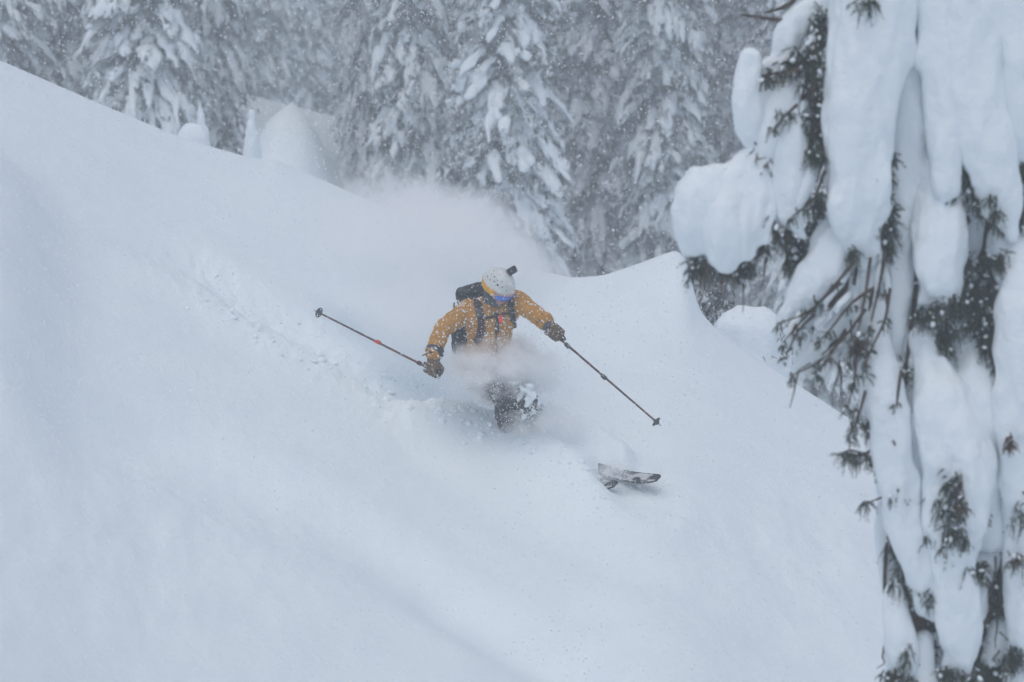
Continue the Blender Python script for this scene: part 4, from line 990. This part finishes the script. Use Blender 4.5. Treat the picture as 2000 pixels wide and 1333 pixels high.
b0 = P(1388, 700, 36.0)
tr, cr, sn = conifer(77, 1.05, .26, .98, .42, .07)
for nme, (V, F), m in (("trunk", tr, BARK), ("crown", cr, FARNEEDLE), ("snow_load", sn, SNOW_T)):
    mk(nme, V + A(b0) - [0, 0, .15], F, m, yf)
# ------------------------------------------------------------------ loose snow: clods of the track, snow stuck to the skier, spray, falling flakes
rg = np.random.default_rng(5)
def lump(V, a, f): return V + a * np.stack([perlin(V * f), perlin(V * f + 9), perlin(V * f + 19)], -1)
C, S = [], []
for k in range(170):
    t = rg.uniform(0, 1) ** .8; a = t * (len(TRACK) - 4) + 2; i0 = int(a); q = TRACK[i0] + (TRACK[min(i0 + 1, len(TRACK) - 1)] - TRACK[i0]) * (a - i0)
    px, py = q[0] + rg.normal(0, 26), q[1] + rg.normal(14, 22)
    d = ground_depth(px, py)
    r = rg.gamma(2.0, .006) + .005
    C.append(A(P(px, py, d)) + [0, 0, r * .1]); S.append((r * rg.uniform(.9, 1.5), r * rg.uniform(.9, 1.4), r * rg.uniform(.6, 1.0)))
V, F = swarm(C, S, ICO[2], frames(rg.normal(size=(len(C), 3))))
o = mk("snow_clods", lump(V, .016, 22), F, SNOW); tag(o, "loose clods of broken snow strewn along the ski track", "snow clods", kind="stuff")
# snow sticking to jacket, pack, helmet
def dust(V, F, n, smin, smax, parent, seed, off=.002):
    r = np.random.default_rng(seed); fc = V[F].mean(1); nn = np.cross(V[F[:, 1]] - V[F[:, 0]], V[F[:, 2]] - V[F[:, 0]]); ar = np.linalg.norm(nn, axis=1); nn /= np.maximum(ar, 1e-9)[:, None]
    w = ar * np.clip(.35 - nn[:, 1] * .8 + nn[:, 2] * .4, 0.02, None); w /= w.sum()
    k = r.choice(len(fc), n, p=w); s = smin + (smax - smin) * r.random(n) ** 3
    V2, F2 = swarm(fc[k] + nn[k] * off, np.stack([s, s * r.uniform(.7, 1.1, n), s * r.uniform(.7, 1.1, n)], -1), ICO[1], frames(r.normal(size=(n, 3))))
    d = mk("snow_dusting", V2, F2, FLAKE, parent); d["kind"] = "stuff"
dust(jV, jF, 650, .0022, .011, person, 1)
dust(bv, bf, 170, .0025, .010, bp, 2)
def obj_vf(o):
    me = o.data; me.calc_loop_triangles(); M = np.array(o.matrix_world)
    V = np.empty(len(me.vertices) * 3, np.float32); me.vertices.foreach_get("co", V); V = V.reshape(-1, 3).astype(float)
    F = np.empty(len(me.loop_triangles) * 3, np.int32); me.loop_triangles.foreach_get("vertices", F)
    return V @ M[:3, :3].T + M[:3, 3], F.reshape(-1, 3)
bpy.context.view_layer.update()
for g, n in ((gl1, 60), (gl2, 60), (helmet, 22)): dust(*obj_vf(g), n, .002, .006, person, n)
# snow lumps caught on knees, hips and hem
C, S = [], []
for (px, py, dd, r, n) in ((1035, 775, -.26, .030, 34), (1012, 762, -.24, .022, 16), (1042, 806, -.2, .024, 20), (960, 682, -.16, .012, 8), (965, 745, -.1, .03, 26), (995, 738, -.12, .03, 24), (930, 745, -.05, .03, 20), (1060, 800, -.1, .03, 14)):
    for k in range(n):
        C.append(A(K(px + rg.normal(0, 13), py + rg.normal(0, 11), dd + rg.normal(0, .02)))); S.append(np.array([1.3, .6, .8]) * r * rg.uniform(.3, 1.1))
V, F = fuse([swarm(C, S, ICO[2], frames(rg.normal(size=(len(C), 3))))], .008, 3)
cs = mk("caked_snow", lump(V, .02, 22), F, SNOW_T, person); cs["kind"] = "stuff"
# spray thrown up by the turn: grains
C, S = [], []
def puff(n, px, py, sx, sy, dd, sd_, smin, smax):
    a = rg.normal(size=(n, 3))
    for q in a:
        C.append(A(K(px + sx * q[0], py + sy * q[1], dd + sd_ * q[2]))); S.append(smin + (smax - smin) * rg.random() ** 3)
puff(1500, 950, 735, 60, 34, -.15, .2, .0018, .007)
puff(1300, 1010, 720, 50, 50, -.15, .2, .0018, .008)
puff(1200, 1030, 820, 40, 28, -.25, .15, .0018, .007)
puff(700, 1075, 850, 36, 22, -.2, .15, .0018, .006)
puff(500, 890, 760, 40, 26, .0, .2, .002, .006)
puff(600, 1150, 880, 60, 36, .0, .25, .0018, .005)
puff(700, 1195, 928, 24, 14, -.7, .08, .0018, .005)
puff(300, 1270, 955, 26, 8, -.75, .06, .0018, .005)
puff(700, 950, 630, 60, 70, -.4, .25, .0016, .006)
puff(500, 850, 470, 80, 60, 1.0, .4, .003, .007)
puff(4200, 950, 725, 52, 26, -.22, .14, .0014, .004)
puff(4200, 1015, 715, 44, 40, -.22, .14, .0014, .004)
puff(2200, 1050, 820, 34, 26, -.3, .12, .0014, .004)
puff(1500, 1110, 870, 46, 26, -.2, .14, .0014, .004)
# ragged streaks of grains thrown out of the turn
for k in range(90):
    x0, y0 = rg.normal(985, 45), rg.normal(770, 30); an = rg.uniform(-2.9, -.25); L = rg.gamma(3, 22); dd = rg.uniform(-.35, .15)
    for q in range(int(L * .9)):
        t = rg.random(); px_, py_ = x0 + math.cos(an) * L * t, y0 + math.sin(an) * L * t + .0022 * (L * t) ** 2
        C.append(A(K(px_ + rg.normal(0, 1.5 + 5 * t), py_ + rg.normal(0, 1.5 + 5 * t), dd + rg.normal(0, .02)))); S.append(.0014 + .0042 * rg.random() ** 3)
C = np.array(C); S = np.array(S)
V, F = swarm(C, S, PLATE, frames(rg.normal(size=(len(C), 3))))
o = mk("snow_spray", V, F, PLATEMAT, None, False); tag(o, "fine grains of powder flying around the skier's legs", "snow spray", kind="stuff")
# falling snow filling the air
n = 110000
y = np.where(rg.random(n) < .6, rg.uniform(19, 38, n), 3 + 52 * rg.random(n) ** (1 / 2.6))
x = rg.uniform(-1, 1, n) * (y * .19 + .6); zc = -np.tan(PITCH) * y
z = zc + rg.uniform(-1, 1, n) * (y * .13 + .6)
s = .0026 + .0040 * rg.random(n) ** 2.2 + .00005 * y
C = np.stack([x, y, z], -1)
px = np.clip((x / y * FPX + 1000), -2300, 4300)
g = terrain(px, np.clip(y, 6, 49.9), False); ok = (y > 38) | (z > g + .05)
C, s = C[ok], s[ok]
V, F = swarm(C, np.stack([s, s, s], -1), PLATE, frames(rg.normal(size=(len(C), 3))))
o = mk("falling_snow", V, F, PLATEMAT, None, False); tag(o, "falling snowflakes filling the air", "falling snow", kind="stuff")

# ------------------------------------------------------------------ powder clouds (volumes)
def powder(name, centre, radii, dens, nscale, cut, label, rot=(0, 0, 0), soft=1.0, step=None):
    m = bpy.data.materials.new(name); m.use_nodes = True; n = m.node_tree.nodes; l = m.node_tree.links; n.clear()
    out = n.new("ShaderNodeOutputMaterial"); v = n.new("ShaderNodeVolumePrincipled")
    v.inputs["Color"].default_value = (.992, .996, .999, 1); v.inputs["Anisotropy"].default_value = .1
    tc = n.new("ShaderNodeTexCoord")
    ln = n.new("ShaderNodeVectorMath"); ln.operation = 'LENGTH'; l.new(tc.outputs["Object"], ln.inputs[0])
    t = n.new("ShaderNodeTexNoise"); t.inputs["Scale"].default_value = nscale; t.inputs["Detail"].default_value = 3.5; t.inputs["Roughness"].default_value = .6
    l.new(tc.outputs["Object"], t.inputs["Vector"])
    # (1 - r) + (noise - .5) * k - cut
    a = n.new("ShaderNodeMath"); a.operation = 'SUBTRACT'; a.inputs[0].default_value = 1.0; l.new(ln.outputs["Value"], a.inputs[1])
    b = n.new("ShaderNodeMath"); b.operation = 'MULTIPLY_ADD'; l.new(t.outputs["Fac"], b.inputs[0]); b.inputs[1].default_value = 1.7; b.inputs[2].default_value = -.85 - cut
    c = n.new("ShaderNodeMath"); c.operation = 'ADD'; l.new(a.outputs[0], c.inputs[0]); l.new(b.outputs[0], c.inputs[1])
    e = n.new("ShaderNodeMapRange"); e.inputs["From Min"].default_value = 0; e.inputs["From Max"].default_value = soft; e.inputs["To Max"].default_value = 1.0; e.interpolation_type = 'SMOOTHSTEP'
    l.new(c.outputs[0], e.inputs["Value"])
    f = n.new("ShaderNodeMapRange"); f.inputs["From Min"].default_value = 0; f.inputs["From Max"].default_value = .35; f.interpolation_type = 'SMOOTHSTEP'; l.new(a.outputs[0], f.inputs["Value"])
    g = n.new("ShaderNodeMath"); g.operation = 'MULTIPLY'; l.new(e.outputs[0], g.inputs[0]); l.new(f.outputs[0], g.inputs[1])
    h = n.new("ShaderNodeMath"); h.operation = 'MULTIPLY'; l.new(g.outputs[0], h.inputs[0]); h.inputs[1].default_value = dens
    l.new(h.outputs[0], v.inputs["Density"]); l.new(v.outputs[0], out.inputs["Volume"])
    me = mesh_data(name, ICO[3][0] * 1.0, ICO[3][1]); me.materials.append(m)
    o = bpy.data.objects.new(name, me); COL.objects.link(o); o.location = centre; o.scale = radii; o.rotation_euler = rot
    tag(o, label, "powder cloud", kind="stuff")
    return o
powder("powder_cloud", K(985, 724, -.08), (.56, .36, .36), 32, 2.6, .08, "white powder cloud burying the skier's hips and legs", soft=.7)
powder("powder_cloud", K(1050, 828, -.10), (.46, .32, .27), 13, 2.4, .12, "thin grey powder haze low around the skier's boots", soft=.8)
powder("powder_cloud", K(845, 480, 1.25), (1.30, .70, .72), 11, 1.7, -.05, "big soft powder plume hanging behind the skier above the ridge", rot=(0, .30, 0), soft=1.2)
powder("powder_cloud", K(850, 640, .75), (.95, .55, .56), 6.5, 1.8, .0, "soft powder veil over the track left of the skier", rot=(0, .45, 0), soft=1.1)
powder("powder_cloud", K(1195, 918, -.72), (.22, .12, .13), 12, 2.0, .1, "little powder puff over the buried skis just behind the tips", soft=.9)
powder("powder_cloud", K(1140, 862, .05), (.52, .35, .30), 5, 1.8, .1, "faint powder veil trailing between the legs and the ski tips", rot=(0, .5, 0), soft=.9)
# ------------------------------------------------------------------ the air
hm = bpy.data.materials.new("haze"); hm.use_nodes = True; n = hm.node_tree.nodes; l = hm.node_tree.links; n.clear()
out = n.new("ShaderNodeOutputMaterial"); v = n.new("ShaderNodeVolumePrincipled")
v.inputs["Color"].default_value = (.90, .95, .985, 1); v.inputs["Density"].default_value = .0056; v.inputs["Anisotropy"].default_value = .0
l.new(v.outputs[0], out.inputs["Volume"])
bm = bmesh.new(); bmesh.ops.create_cube(bm, size=1)
for q in bm.verts:
    q.co = (360 if q.co.x > 0 else -360, 460 if q.co.y > 0 else -160, 31 if q.co.z > 0 else -15.5)
hz = from_bm("haze", bm, hm, None, False); tag(hz, "pale snowy haze filling the air", "haze", kind="stuff")
